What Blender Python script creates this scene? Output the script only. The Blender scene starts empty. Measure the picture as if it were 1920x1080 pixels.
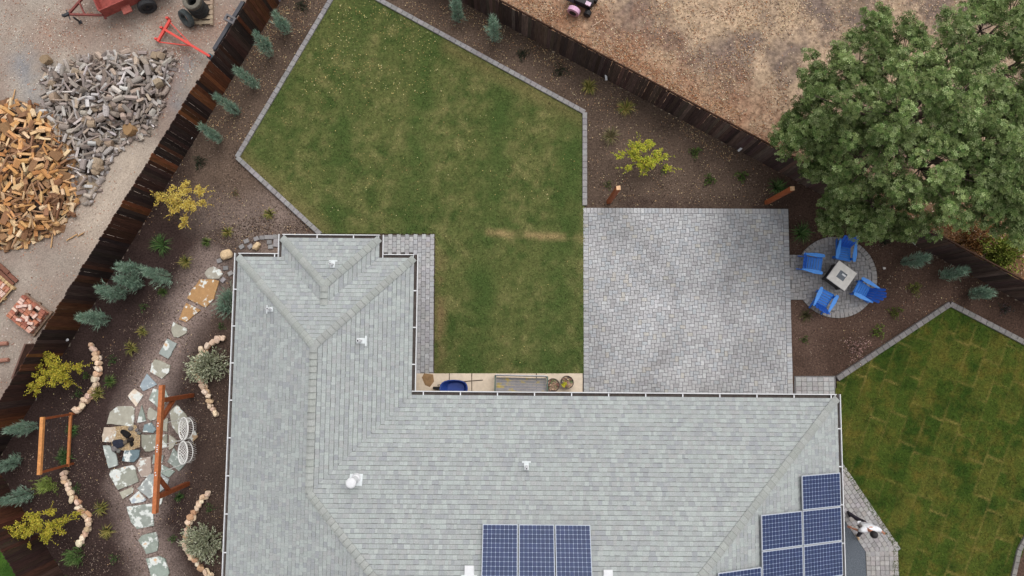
import bpy, math, random
import numpy as np
from mathutils import Vector, Matrix, noise

# ------------------------------------------------------------------ camera, sky, sun
R = random.Random(7)
scene = bpy.context.scene
CAMH, FPX, TILT = 25.0, 1280.0, math.radians(4.47)
cam_d = bpy.data.cameras.new('camera'); cam_d.sensor_width = 36; cam_d.lens = 24
cam_d.clip_start = 0.5; cam_d.clip_end = 2000
cam = bpy.data.objects.new('camera', cam_d); scene.collection.objects.link(cam)
cam.location = (0, 0, CAMH); cam.rotation_euler = (TILT, 0, 0)
scene.camera = cam
SUN_EL, SUN_AZ = math.radians(62), math.radians(28)      # azimuth clockwise from +Y
world = bpy.data.worlds.new('World'); scene.world = world; world.use_nodes = True
nt = world.node_tree; bg = nt.nodes['Background']
sky = nt.nodes.new('ShaderNodeTexSky'); sky.sky_type = 'NISHITA'; sky.sun_disc = False
sky.sun_elevation = SUN_EL; sky.sun_rotation = SUN_AZ; sky.dust_density = 4.0; sky.air_density = 1.0
hs = nt.nodes.new('ShaderNodeHueSaturation'); hs.inputs['Saturation'].default_value = 0.12
nt.links.new(sky.outputs[0], hs.inputs['Color']); nt.links.new(hs.outputs[0], bg.inputs[0])
bg.inputs[1].default_value = 0.15
sd = bpy.data.lights.new('sun', 'SUN'); sd.energy = 0.5; sd.angle = math.radians(60); sd.color = (1, .97, .92)
sun = bpy.data.objects.new('sun', sd); scene.collection.objects.link(sun)
sdir = Vector((math.sin(SUN_AZ)*math.cos(SUN_EL), math.cos(SUN_AZ)*math.cos(SUN_EL), math.sin(SUN_EL)))
sun.rotation_euler = sdir.to_track_quat('Z', 'Y').to_euler()
vs = scene.view_settings; vs.view_transform = 'Standard'; vs.look = 'None'; vs.gamma = 1; vs.exposure = 0.46
vs.use_curve_mapping = False
scene.cycles.use_denoising = True

# ------------------------------------------------------------------ helpers
cT, sT = math.cos(TILT), math.sin(TILT)
def P(px, py, z=0.0):
    """world point at height z seen at photo pixel (px,py)"""
    dx = (px-960)/FPX; dy = -(py-540)/FPX
    x, y, w = dx, dy*cT+sT, dy*sT-cT
    t = (z-CAMH)/w
    return Vector((x*t, y*t, z))
def PX(x, y, z=0.0):
    """photo pixel of a world point"""
    X, Y, Z = x, y, z-CAMH
    yc = Y*cT+Z*sT; zc = -Y*sT+Z*cT
    return 960+FPX*X/-zc, 540-FPX*yc/-zc
def height_of(base, tip):
    nb = math.hypot(base[0]-960, base[1]-640); ntp = math.hypot(tip[0]-960, tip[1]-640)
    return CAMH*(1-nb/ntp)
def lin(c):
    c /= 255
    return c/12.92 if c <= .04045 else ((c+.055)/1.055)**2.4
KEXP = 1.2
def C(r, g, b, k=1.0):
    return (lin(r)/KEXP*k, lin(g)/KEXP*k, lin(b)/KEXP*k)
def jit(c, a=.15, h=.04):
    k = 1+R.uniform(-a, a)
    return tuple(max(0.002, x*k*(1+R.uniform(-h, h))) for x in c)
def pos(x): return max(0.0, x)
def mixc(a, b, t):
    t = max(0, min(1, t)); return tuple(x+(y-x)*t for x, y in zip(a, b))
def link(o):
    scene.collection.objects.link(o); return o

MATS = {}
def mat(name, src='obj', col=(.5, .5, .5), rough=.85, spec=.3, metal=0.0, noise_amp=.25, noise_scale=8.0, detail=4.0,
        bump=0.0, bump_scale=40.0, streak=None, stops=None, emit=None):
    """src: 'plain' | 'obj' (Object Info colour) | 'attr' (mesh colour attribute).  noise modulates the colour."""
    if name in MATS: return MATS[name]
    m = bpy.data.materials.new(name); m.use_nodes = True; MATS[name] = m
    t = m.node_tree; n = t.nodes; L = t.links.new; b = n['Principled BSDF']
    tc = n.new('ShaderNodeTexCoord'); vec = tc.outputs['Object']
    if streak:
        mp = n.new('ShaderNodeMapping'); mp.inputs['Scale'].default_value = streak; L(vec, mp.inputs[0]); vec = mp.outputs[0]
    if src == 'plain':
        rgb = n.new('ShaderNodeRGB'); rgb.outputs[0].default_value = (*col, 1); c = rgb.outputs[0]
    elif src == 'attr':
        a = n.new('ShaderNodeAttribute'); a.attribute_name = 'Col'; c = a.outputs['Color']
    else:
        oi = n.new('ShaderNodeObjectInfo'); c = oi.outputs['Color']
        ad = n.new('ShaderNodeVectorMath'); ad.operation = 'ADD'
        sc = n.new('ShaderNodeMath'); sc.operation = 'MULTIPLY'; sc.inputs[1].default_value = 57.0
        L(oi.outputs['Random'], sc.inputs[0]); L(vec, ad.inputs[0]); L(sc.outputs[0], ad.inputs[1]); vec = ad.outputs[0]
    if stops:
        nz = n.new('ShaderNodeTexNoise'); nz.inputs['Scale'].default_value = stops[0]; nz.inputs['Detail'].default_value = 5
        nz.inputs['Roughness'].default_value = .6
        L(vec, nz.inputs['Vector'])
        for (lo, hi, cc, amt) in stops[1]:
            mr = n.new('ShaderNodeMapRange'); mr.inputs['From Min'].default_value = lo; mr.inputs['From Max'].default_value = hi
            mr.inputs['To Max'].default_value = amt
            L(nz.outputs['Fac'], mr.inputs['Value'])
            mx = n.new('ShaderNodeMix'); mx.data_type = 'RGBA'; mx.inputs['B'].default_value = (*cc, 1)
            L(mr.outputs[0], mx.inputs['Factor']); L(c, mx.inputs['A']); c = mx.outputs['Result']
    if noise_amp:
        nz = n.new('ShaderNodeTexNoise'); nz.inputs['Scale'].default_value = noise_scale; nz.inputs['Detail'].default_value = detail
        nz.inputs['Roughness'].default_value = .65
        L(vec, nz.inputs['Vector'])
        mr = n.new('ShaderNodeMapRange'); mr.inputs['From Min'].default_value = .3; mr.inputs['From Max'].default_value = .7
        mr.inputs['To Min'].default_value = 1-noise_amp; mr.inputs['To Max'].default_value = 1+noise_amp
        mr.clamp = False
        L(nz.outputs['Fac'], mr.inputs['Value'])
        mm = n.new('ShaderNodeVectorMath'); mm.operation = 'SCALE'; L(c, mm.inputs[0]); L(mr.outputs[0], mm.inputs['Scale']); c = mm.outputs[0]
    L(c, b.inputs['Base Color'])
    b.inputs['Roughness'].default_value = rough; b.inputs['Specular IOR Level'].default_value = spec; b.inputs['Metallic'].default_value = metal
    if bump:
        nb = n.new('ShaderNodeTexNoise'); nb.inputs['Scale'].default_value = bump_scale; nb.inputs['Detail'].default_value = 3
        L(vec, nb.inputs['Vector'])
        bp = n.new('ShaderNodeBump'); bp.inputs['Strength'].default_value = bump; bp.inputs['Distance'].default_value = .02
        L(nb.outputs['Fac'], bp.inputs['Height']); L(bp.outputs[0], b.inputs['Normal'])
    return m

def rot_to(d, up=Vector((0, 0, 1))):
    """matrix whose x axis is d"""
    x = d.normalized()
    if abs(x.dot(up)) > .98: up = Vector((0, 1, 0))
    y = up.cross(x).normalized(); z = x.cross(y)
    return Matrix((x, y, z)).transposed()

class MB:
    def __init__(s): s.v = []; s.f = []; s.c = []
    def add(s, vs_, fs, col=None):
        o = len(s.v); s.v.extend([tuple(p) for p in vs_])
        for f in fs: s.f.append([i+o for i in f]); s.c.append(col or (1, 1, 1))
        return s
    def hexa(s, b4, t4, col=None):
        return s.add(list(b4)+list(t4), [(3, 2, 1, 0), (4, 5, 6, 7), (0, 1, 5, 4), (1, 2, 6, 5), (2, 3, 7, 6), (3, 0, 4, 7)], col)
    def box(s, c, size, M=None, col=None, taper=1.0):
        c = Vector(c); h = [x/2 for x in size]
        def q(x, y, z, k=1): 
            p = Vector((x*h[0]*k, y*h[1]*k, z*h[2])); 
            return c+(M @ p if M else p)
        return s.hexa([q(-1, -1, -1), q(1, -1, -1), q(1, 1, -1), q(-1, 1, -1)], [q(-1, -1, 1, taper), q(1, -1, 1, taper), q(1, 1, 1, taper), q(-1, 1, 1, taper)], col)
    def beam(s, p0, p1, w, h, up=Vector((0, 0, 1)), col=None):
        p0, p1 = Vector(p0), Vector(p1); d = p1-p0
        return s.box((p0+p1)/2, (d.length, w, h), rot_to(d, up), col)
    def tube(s, p0, p1, r0, r1=None, n=8, cap=True, col=None):
        r1 = r0 if r1 is None else r1
        p0, p1 = Vector(p0), Vector(p1); M = rot_to(p1-p0)
        vs_ = []
        for p, r in ((p0, r0), (p1, r1)):
            for i in range(n):
                a = 2*math.pi*i/n; vs_.append(p+M @ Vector((0, r*math.cos(a), r*math.sin(a))))
        fs = [(i, (i+1) % n, n+(i+1) % n, n+i) for i in range(n)]
        if cap: fs += [tuple(range(n-1, -1, -1)), tuple(range(n, 2*n))]
        return s.add(vs_, fs, col)
    def path(s, pts, r, n=6, col=None, closed=False):
        pts = [Vector(p) for p in pts]; N = len(pts); vs_ = []
        for i, p in enumerate(pts):
            if closed: d = pts[(i+1) % N]-pts[i-1]
            else: d = pts[min(i+1, N-1)]-pts[max(i-1, 0)]
            M = rot_to(d); rr = r[i] if isinstance(r, (list, tuple)) else r
            for k in range(n):
                a = 2*math.pi*k/n; vs_.append(p+M @ Vector((0, rr*math.cos(a), rr*math.sin(a))))
        fs = []
        for i in range(N if closed else N-1):
            j = (i+1) % N
            for k in range(n): fs.append((i*n+k, i*n+(k+1) % n, j*n+(k+1) % n, j*n+k))
        if not closed: fs += [tuple(range(n-1, -1, -1)), tuple(range((N-1)*n, N*n))]
        return s.add(vs_, fs, col)
    def lathe(s, prof, c=(0, 0, 0), n=16, col=None, M=None):
        c = Vector(c); vs_ = []
        for r, z in prof:
            for i in range(n):
                a = 2*math.pi*i/n; p = Vector((r*math.cos(a), r*math.sin(a), z)); vs_.append(c+(M @ p if M else p))
        fs = []
        for j in range(len(prof)-1):
            for i in range(n): fs.append((j*n+i, j*n+(i+1) % n, (j+1)*n+(i+1) % n, (j+1)*n+i))
        return s.add(vs_, fs, col)
    def prism(s, poly, z0, z1, bev=0.0, col=None):
        """poly: CCW list of 2-D points; bev shrinks the top ring"""
        n = len(poly); cx = sum(p[0] for p in poly)/n; cy = sum(p[1] for p in poly)/n
        vs_ = [(p[0], p[1], z0) for p in poly]; fs = []
        if bev:
            vs_ += [(p[0], p[1], z1-bev) for p in poly]
            for p in poly:
                d = Vector((cx-p[0], cy-p[1])); l = max(d.length, 1e-6); d = d/l*min(bev*1.2, l*.5)
                vs_.append((p[0]+d.x, p[1]+d.y, z1))
            rings = 3
        else:
            vs_ += [(p[0], p[1], z1) for p in poly]; rings = 2
        for k in range(rings-1):
            for i in range(n):
                j = (i+1) % n; fs.append((k*n+i, k*n+j, (k+1)*n+j, (k+1)*n+i))
        fs += [tuple(range((rings-1)*n, rings*n))]
        return s.add(vs_, fs, col)
    def build(s, name, material, parent=None, origin=(0, 0, 0), smooth=False, color=None, attr=False, me_only=False):
        o = Vector(origin)
        me = bpy.data.meshes.new(name)
        me.from_pydata([(p[0]-o.x, p[1]-o.y, p[2]-o.z) for p in s.v], [], s.f)
        if smooth: me.polygons.foreach_set('use_smooth', [True]*len(me.polygons))
        if attr:
            at = me.color_attributes.new('Col', 'FLOAT_COLOR', 'CORNER')
            arr = np.ones((len(me.loops), 4), dtype=np.float32)
            tot = np.zeros(len(me.polygons), dtype=np.int32); me.polygons.foreach_get('loop_total', tot)
            arr[:, :3] = np.repeat(np.array(s.c, dtype=np.float32), tot, axis=0)
            at.data.foreach_set('color', arr.ravel())
        me.materials.append(material)
        if me_only: return me
        return place(name, me, parent, None if parent else o, 0, color)

def place(name, me, parent=None, loc=None, rz=0, color=None, rot=None, scale=None):
    ob = link(bpy.data.objects.new(name, me))
    if parent: ob.parent = parent
    if loc is not None: ob.location = loc
    if rot is not None: ob.rotation_euler = rot
    elif rz: ob.rotation_euler = (0, 0, rz)
    if scale is not None: ob.scale = scale
    if color: ob.color = (*color, 1)
    return ob
def tag(o, label=None, cat=None, group=None, kind=None):
    if label: o['label'] = label
    if cat: o['category'] = cat
    if group: o['group'] = group
    if kind: o['kind'] = kind
    return o
def thing(name, label, cat, loc, rz=0, group=None):
    o = link(bpy.data.objects.new(name, None)); o.location = loc; o.rotation_euler = (0, 0, rz); o.empty_display_size = .2
    return tag(o, label, cat, group)
def copy_tree(o, parent=None):
    c = link(o.copy()); c.parent = parent
    for ch in list(o.children): copy_tree(ch, c)
    return c
def poly_px(pts, z=0.0):
    q = [P(x, y, z) for x, y in pts]; q = [(p.x, p.y) for p in q]
    a = sum(q[i][0]*q[(i+1) % len(q)][1]-q[(i+1) % len(q)][0]*q[i][1] for i in range(len(q)))
    return q if a > 0 else q[::-1]
def inside(poly, x, y):
    r = False; j = len(poly)-1
    for i in range(len(poly)):
        xi, yi = poly[i]; xj, yj = poly[j]
        if (yi > y) != (yj > y) and x < (xj-xi)*(y-yi)/(yj-yi)+xi: r = not r
        j = i
    return r
def seg_dist(px, py, pl):
    best = 1e9
    for (ax, ay), (bx_, by_) in zip(pl, pl[1:]):
        dx, dy = bx_-ax, by_-ay; l = dx*dx+dy*dy or 1
        t = max(0, min(1, ((px-ax)*dx+(py-ay)*dy)/l)); best = min(best, math.hypot(px-ax-t*dx, py-ay-t*dy))
    return best
def clip(poly, convex):
    """Sutherland-Hodgman; both CCW"""
    out = poly
    for i in range(len(convex)):
        a, b = convex[i], convex[(i+1) % len(convex)]; ex, ey = b[0]-a[0], b[1]-a[1]
        inp, out = out, []
        for k in range(len(inp)):
            p, q = inp[k], inp[(k+1) % len(inp)]
            sp = ex*(p[1]-a[1])-ey*(p[0]-a[0]); sq = ex*(q[1]-a[1])-ey*(q[0]-a[0])
            if sp >= 0: out.append(p)
            if (sp >= 0) != (sq >= 0):
                t = sp/(sp-sq); out.append((p[0]+t*(q[0]-p[0]), p[1]+t*(q[1]-p[1])))
        if len(out) < 3: return []
    return out
def area(p):
    return abs(sum(p[i][0]*p[(i+1) % len(p)][1]-p[(i+1) % len(p)][0]*p[i][1] for i in range(len(p))))/2
def fbm(x, y, s, o=3, seed=0.0):
    return noise.fractal(Vector((x*s+seed, y*s-seed, seed*.7)), .6, 2.0, o)
def grid_sheet(name, poly, step, colfn, z, material, zfn=None, kind='structure'):
    xs = [p[0] for p in poly]; ys = [p[1] for p in poly]
    x0, y0 = min(xs), min(ys); nx = int((max(xs)-x0)/step)+1; ny = int((max(ys)-y0)/step)+1
    vid = {}; v = []; f = []; cols = []
    def vv(i, j):
        k = (i, j)
        if k not in vid:
            vid[k] = len(v); x = x0+i*step; y = y0+j*step
            v.append((x, y, z+(zfn(x, y) if zfn else 0))); cols.append((*colfn(x, y), 1))
        return vid[k]
    for i in range(nx):
        for j in range(ny):
            if inside(poly, x0+(i+.5)*step, y0+(j+.5)*step):
                f.append((vv(i, j), vv(i+1, j), vv(i+1, j+1), vv(i, j+1)))
    me = bpy.data.meshes.new(name); me.from_pydata(v, [], f)
    at = me.color_attributes.new('Col', 'FLOAT_COLOR', 'POINT'); at.data.foreach_set('color', np.array(cols, dtype=np.float32).ravel())
    me.materials.append(material)
    return tag(place(name, me), kind=kind)
def sheet(name, poly, z, material, kind='structure', parent=None):
    me = bpy.data.meshes.new(name); me.from_pydata([(x, y, z) for x, y in poly], [], [tuple(range(len(poly)))])
    me.materials.append(material); o = place(name, me, parent)
    return tag(o, kind=kind) if kind else o

# ------------------------------------------------------------------ materials
m_soil = mat('soil', 'attr', noise_amp=.55, noise_scale=16, detail=8, bump=1.0, bump_scale=26, rough=.95, spec=.1)
m_field = mat('dry_field', 'attr', noise_amp=.5, noise_scale=7, detail=10, bump=1.0, bump_scale=14, rough=.95, spec=.1)
m_yard = mat('yard_gravel', 'attr', noise_amp=.32, noise_scale=22, detail=8, bump=.6, bump_scale=30, rough=.95, spec=.1)
m_turf = mat('turf', 'attr', noise_amp=.35, noise_scale=14, detail=8, bump=.8, bump_scale=40, rough=.95, spec=.05)
m_blade = mat('grass_blades', 'attr', noise_amp=0, rough=.8, spec=.1)
m_leaf = mat('leaf', 'attr', noise_amp=.12, noise_scale=30, rough=.85, spec=.06)
m_litter = mat('fallen_leaves', 'attr', noise_amp=0, rough=.9, spec=.1)
m_paver = mat('paver', 'obj', noise_amp=.14, noise_scale=14, bump=.35, bump_scale=90, rough=.9)
m_paver_a = mat('paver_field', 'attr', noise_amp=.14, noise_scale=14, bump=.35, bump_scale=90, rough=.9)
m_joint = mat('joint_sand', 'plain', C(122, 119, 118), noise_amp=.3, noise_scale=20, rough=.95)
m_kerb = mat('kerb_block', 'obj', noise_amp=.16, noise_scale=18, bump=.4, bump_scale=80, rough=.9)
m_shing = mat('shingle', 'obj', noise_amp=.14, noise_scale=30, bump=.3, bump_scale=160, rough=.95, spec=.15)
m_shing_a = mat('shingle_field', 'attr', noise_amp=.14, noise_scale=30, bump=.3, bump_scale=160, rough=.95, spec=.15)
m_conc = mat('concrete', 'plain', C(222, 204, 182), noise_amp=.12, noise_scale=5, bump=.2, bump_scale=60, rough=.9)
m_white = mat('white_metal', 'plain', C(226, 226, 228), noise_amp=.06, noise_scale=10, rough=.5)
m_flash = mat('flashing_metal', 'plain', C(214, 219, 220), noise_amp=.1, noise_scale=12, rough=.6)
m_gutin = mat('gutter_inside', 'plain', C(84, 76, 72), noise_amp=.35, noise_scale=9, rough=.9)
m_wall = mat('house_siding', 'plain', C(176, 170, 160), noise_amp=.08, noise_scale=3, rough=.9)
m_picket = mat('picket', 'obj', noise_amp=.55, noise_scale=3.0, detail=6, streak=(14, 14, .7), rough=.85, spec=.2, bump=.3, bump_scale=12)
m_cedar = mat('cedar', 'obj', noise_amp=.28, noise_scale=4, detail=6, streak=(3, 3, 3), rough=.75, bump=.2, bump_scale=20)
m_wood = mat('firewood', 'obj', noise_amp=.35, noise_scale=9, detail=6, streak=(.5, 4, 4), rough=.9, bump=.5, bump_scale=14)
m_wood_a = mat('firewood_heap', 'attr', noise_amp=.35, noise_scale=9, detail=6, rough=.9, bump=.5, bump_scale=14)
m_stone = mat('edging_stone', 'obj', noise_amp=.3, noise_scale=9, detail=6, rough=.9, bump=.6, bump_scale=18)
m_flag = mat('flagstone', 'obj', noise_amp=.15, noise_scale=6, detail=6, rough=.85, bump=.35, bump_scale=22,
             stops=(3.0, [(.535, .575, C(222, 225, 220), .92), (.66, .70, C(205, 160, 110), .8)]))
m_iron = mat('dark_metal', 'plain', C(58, 58, 62), noise_amp=.2, noise_scale=12, rough=.6)
m_plain = mat('painted', 'obj', noise_amp=.1, noise_scale=7, rough=.55)
m_rust = mat('rusty_paint', 'obj', noise_amp=.3, noise_scale=6, detail=6, rough=.75, bump=.2, bump_scale=30)
m_rubber = mat('rubber', 'obj', noise_amp=.25, noise_scale=14, rough=.85, bump=.3, bump_scale=60)
m_blue = mat('blue_plastic', 'obj', noise_amp=.07, noise_scale=9, rough=.5, spec=.4)
m_bark = mat('bark', 'plain', C(88, 76, 66), noise_amp=.4, noise_scale=8, rough=.95, bump=.8, bump_scale=20)
m_cell = mat('solar_cell', 'attr', noise_amp=.12, noise_scale=5, rough=.3, spec=.12)
m_brick = mat('brick', 'obj', noise_amp=.25, noise_scale=20, rough=.95, bump=.4, bump_scale=50)
m_rope = mat('white_rope', 'plain', C(236, 234, 230), noise_amp=.1, noise_scale=30, rough=.8)
m_skin = mat('skin', 'plain', C(200, 138, 112), noise_amp=.08, noise_scale=20, rough=.6)
m_cloth = mat('cloth', 'obj', noise_amp=.1, noise_scale=14, rough=.9, bump=.25, bump_scale=25)
m_glass = mat('window_glass', 'plain', C(60, 70, 80), noise_amp=.05, rough=.1, spec=.6)
m_darkgravel = mat('dark_gravel', 'plain', C(98, 104, 112), noise_amp=.55, noise_scale=32, detail=4, bump=1, bump_scale=40, rough=.95)

# ------------------------------------------------------------------ ground
LF_A, LF_B = P(609, -135), P(-11, 872)          # left fence base: far corner, near corner
RF_B = P(2120, 675)                               # right fence base, beyond the frame
BL_B = P(190, 1192)                               # lower-left fence base, beyond the frame
def w2(p): return (p.x, p.y)
yardish = C(160, 148, 140)
m_ground = mat('far_ground', 'plain', C(140, 128, 112), noise_amp=.4, noise_scale=.8, detail=10, rough=.95)
sheet('ground', [(-400, -400), (400, -400), (400, 400), (-400, 400)], -.08, m_ground)
def bed_col(x, y):
    px, py = PX(x, y)
    c = C(98, 82, 71)
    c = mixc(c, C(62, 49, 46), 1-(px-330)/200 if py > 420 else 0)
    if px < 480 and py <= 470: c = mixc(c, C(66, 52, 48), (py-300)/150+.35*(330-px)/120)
    c = mixc(c, C(82, 63, 54), .85*min(1, (px-1400)/90))
    if px > 1480: c = mixc(c, C(100, 80, 70), 1-seg_dist(px, py, [(1515, 590), (1520, 690)])/45)
    d = seg_dist(px, py, path_px)
    c = mixc(c, C(150, 132, 124), (1-d/62)*1.0+.22*fbm(x, y, .8, 3, 40))
    d = min(seg_dist(px, py, [(560, 390), (455, 425), (500, 445)]), seg_dist(px, py, [(385, 405), (470, 410)])+18)
    c = mixc(c, C(136, 119, 110), .9*(1-d/80)+.1*fbm(x, y, .8, 3, 41))
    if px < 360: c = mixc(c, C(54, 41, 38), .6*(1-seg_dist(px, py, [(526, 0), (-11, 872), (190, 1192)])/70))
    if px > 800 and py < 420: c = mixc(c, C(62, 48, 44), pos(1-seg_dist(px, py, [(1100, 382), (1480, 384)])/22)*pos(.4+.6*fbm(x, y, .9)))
    k = 1+.28*fbm(x, y, .55, 4)
    return tuple(max(.006, q*k) for q in c)
path_px = [(400, 505), (345, 590), (315, 655), (285, 720), (262, 770), (300, 800), (310, 860), (250, 900), (265, 970), (278, 1020), (295, 1080)]
bed_poly = [w2(LF_A), w2(LF_B), w2(BL_B), w2(P(1000, 1500)), w2(P(2400, 1400)), w2(RF_B)]
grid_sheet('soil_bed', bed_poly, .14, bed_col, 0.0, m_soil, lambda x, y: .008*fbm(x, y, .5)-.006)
def yard_col(x, y):
    px, py = PX(x, y)
    c = C(172, 162, 150)
    c = mixc(c, C(150, 133, 122), .6+.9*fbm(x, y, .35, 3, 3))
    c = mixc(c, C(138, 135, 135), .9*pos(1-seg_dist(px, py, [(45, 115), (62, 165)])/48)*pos(.8+fbm(x, y, 1.5, 4, 31)))
    c = mixc(c, C(138, 136, 136), 1.0*pos(1-seg_dist(px, py, [(345, 110), (320, 190)])/42)*pos(.8+fbm(x, y, 1.5, 4, 32)))
    c = mixc(c, C(190, 174, 158), (1-seg_dist(px, py, [(250, 300), (170, 430)])/70)*1.0)
    c = mixc(c, C(156, 128, 114), .8*(1-seg_dist(px, py, [(300, 200), (330, 100), (420, 40)])/34))
    c = mixc(c, C(158, 136, 122), pos(.5+fbm(x, y, 1.1, 3, 9))*pos(1-seg_dist(px, py, [(60, 70), (400, 30)])/70))
    k = 1+.10*fbm(x, y, 1.3, 4, 5)
    return tuple(max(.01, q*k) for q in c)
yard_poly = [w2(LF_A), w2(P(609, -400)), w2(P(-500, -400)), w2(P(-500, 872)), w2(LF_B)]
grid_sheet('yard', yard_poly, .18, yard_col, -.02, m_yard)
def field_col(x, y):
    px, py = PX(x, y)
    c = C(180, 155, 130)
    n1 = fbm(x, y, .5, 5, 2)
    c = mixc(c, C(120, 104, 95), n1*1.6+.28)
    c = mixc(c, C(190, 164, 134), fbm(x, y, .8, 3, 11)*.8)
    c = mixc(c, C(158, 118, 92), .75*(1-seg_dist(px, py, [(940, -20), (1500, 320), (1940, 560)])/110)+.45*fbm(x, y, 1.0, 3, 4))
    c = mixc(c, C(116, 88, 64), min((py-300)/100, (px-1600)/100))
    k = 1+.22*fbm(x, y, 2.2, 4, 5)
    return tuple(max(.01, q*k) for q in c)
field_poly = [w2(LF_A), w2(RF_B), w2(P(2400, -400)), w2(P(609, -400))]
grid_sheet('field', field_poly, .16, field_col, -.03, m_field)
verge_poly = [w2(LF_B), w2(P(-500, 872)), w2(P(-500, 1500)), w2(P(190, 1500)), w2(BL_B)]
def verge_col(x, y): return mixc(C(70, 100, 40), C(44, 70, 28), .5+fbm(x, y, 1.5))
grid_sheet('verge', verge_poly, .2, verge_col, -.02, m_turf)

# ------------------------------------------------------------------ lawns
def blades(name, poly, colfn, n_per_m2, label, zb, holes=()):
    xs = [p[0] for p in poly]; ys = [p[1] for p in poly]
    N = int((max(xs)-min(xs))*(max(ys)-min(ys))*n_per_m2)
    v = []; f = []; cols = []
    for _ in range(N):
        x = R.uniform(min(xs), max(xs)); y = R.uniform(min(ys), max(ys))
        if not inside(poly, x, y): continue
        px, py = PX(x, y)
        if not (-60 < px < 1980 and -60 < py < 1140): continue
        a = R.uniform(0, 6.283); l = R.uniform(.035, .075); w = R.uniform(.009, .017); h = R.uniform(.025, .06)
        dx, dy = math.cos(a), math.sin(a); o = len(v)
        v += [(x-dy*w, y+dx*w, zb), (x+dy*w, y-dx*w, zb), (x+dx*l, y+dy*l, zb+h)]
        f.append((o, o+1, o+2)); k = R.uniform(.6, 1.5); c = colfn(x, y)
        cols += [(c[0]*k, c[1]*k, c[2]*k, 1)]*3
    me = bpy.data.meshes.new(name); me.from_pydata(v, [], f)
    at = me.color_attributes.new('Col', 'FLOAT_COLOR', 'POINT'); at.data.foreach_set('color', np.array(cols, dtype=np.float32).ravel())
    me.materials.append(m_blade)
    return tag(place(name, me), label, 'grass', kind='stuff')
lawn_a_px = [(707, 0), (660, -26), (640, -26), (447, 296), (598, 439), (815, 439), (815, 700), (1096, 700), (1096, 212)]
lawn_a = poly_px(lawn_a_px)
def lawn_a_col(x, y):
    px, py = PX(x, y)
    c = C(103, 109, 63)
    c = mixc(c, C(138, 132, 86), fbm(x, y, 2.3, 5, 21)*.6+.1+.35*fbm(x, y, .5, 3, 61))
    c = mixc(c, C(74, 91, 47), fbm(x, y, 2.0, 5, 33)*.8+.24+.35*fbm(x, y, .4, 3, 71))
    c = mixc(c, C(78, 96, 50), .75*max(0, math.sin((px-640+.12*py)/23.0))*pos(.8+fbm(x, y, .6, 3, 17)))
    c = mixc(c, C(160, 140, 98), .9*pos(1-seg_dist(px, py, [(915, 436), (1000, 442), (1090, 446)])/11)*pos(.75+fbm(x, y, 1.6, 3, 2)))
    c = mixc(c, C(136, 118, 82), pos(1-seg_dist(px, py, [(826, 480), (826, 690)])/16)*pos(.6+fbm(x, y, 1., 3, 3)))
    c = mixc(c, C(140, 124, 84), .5*(1-seg_dist(px, py, [(450, 290), (610, 430)])/26))
    c = mixc(c, C(136, 120, 80), .5*(1-seg_dist(px, py, [(840, 90), (1090, 225)])/22))
    return c
grid_sheet('lawn_by_patio', lawn_a, .09, lambda x, y: tuple(q*.88 for q in lawn_a_col(x, y)), .045, m_turf)
blades('grass', lawn_a, lawn_a_col, 420, 'patchy olive green grass of the lawn inside the house corner', .045)
lawn_b_px = [(1569, 716), (1780, 574), (2010, 690), (2010, 960), (1935, 990), (1885, 1110), (1885, 1200), (1672, 1200), (1672, 1020), (1586, 892), (1572, 868), (1560, 760)]
lawn_b = poly_px(lawn_b_px)
SA = math.radians(-22)
def lawn_b_col(x, y):
    c = C(74, 90, 35)
    u = x*math.cos(SA)+y*math.sin(SA); v_ = -x*math.sin(SA)+y*math.cos(SA)
    iu = math.floor(u/.62); u += .012*fbm(x, y, 1.2, 2, 5); vv = v_+.02*fbm(x, y, 1.1, 2, 15)+(.83 if iu % 2 else 0)+.3*math.sin(iu*2.3); iv = math.floor(vv/1.45)
    k = noise.noise(Vector((iu*3.7+.3, iv*5.1+.7, .5)))
    c = mixc(c, C(98, 98, 44), k*1.0+.08)
    c = mixc(c, C(50, 72, 25), -k*1.0)
    c = mixc(c, C(110, 98, 44), fbm(x, y, 1.6, 5, 3)*.7+.1)
    c = mixc(c, C(44, 68, 24), fbm(x, y, 1.2, 5, 14)*.8+.12)
    du = min(u-iu*.62, (iu+1)*.62-u); dv = min(vv-iv*1.45, (iv+1)*1.45-vv)
    s = pos(max((1-du/.05)*.5, (1-dv/.06)*.9))*pos(.5+1.2*fbm(x, y, .8, 3, 77))
    return mixc(c, C(132, 120, 66), s)
grid_sheet('sod_lawn', lawn_b, .06, lambda x, y: tuple(q*.88 for q in lawn_b_col(x, y)), .045, m_turf)
blades('grass', lawn_b, lawn_b_col, 420, 'deep green grass of the newly laid sod lawn', .045)
vp = [(p[0]-.3, p[1]) for p in verge_poly]
blades('grass', verge_poly, verge_col, 120, 'bright green grass outside the lower fence corner', -.02)

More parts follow.
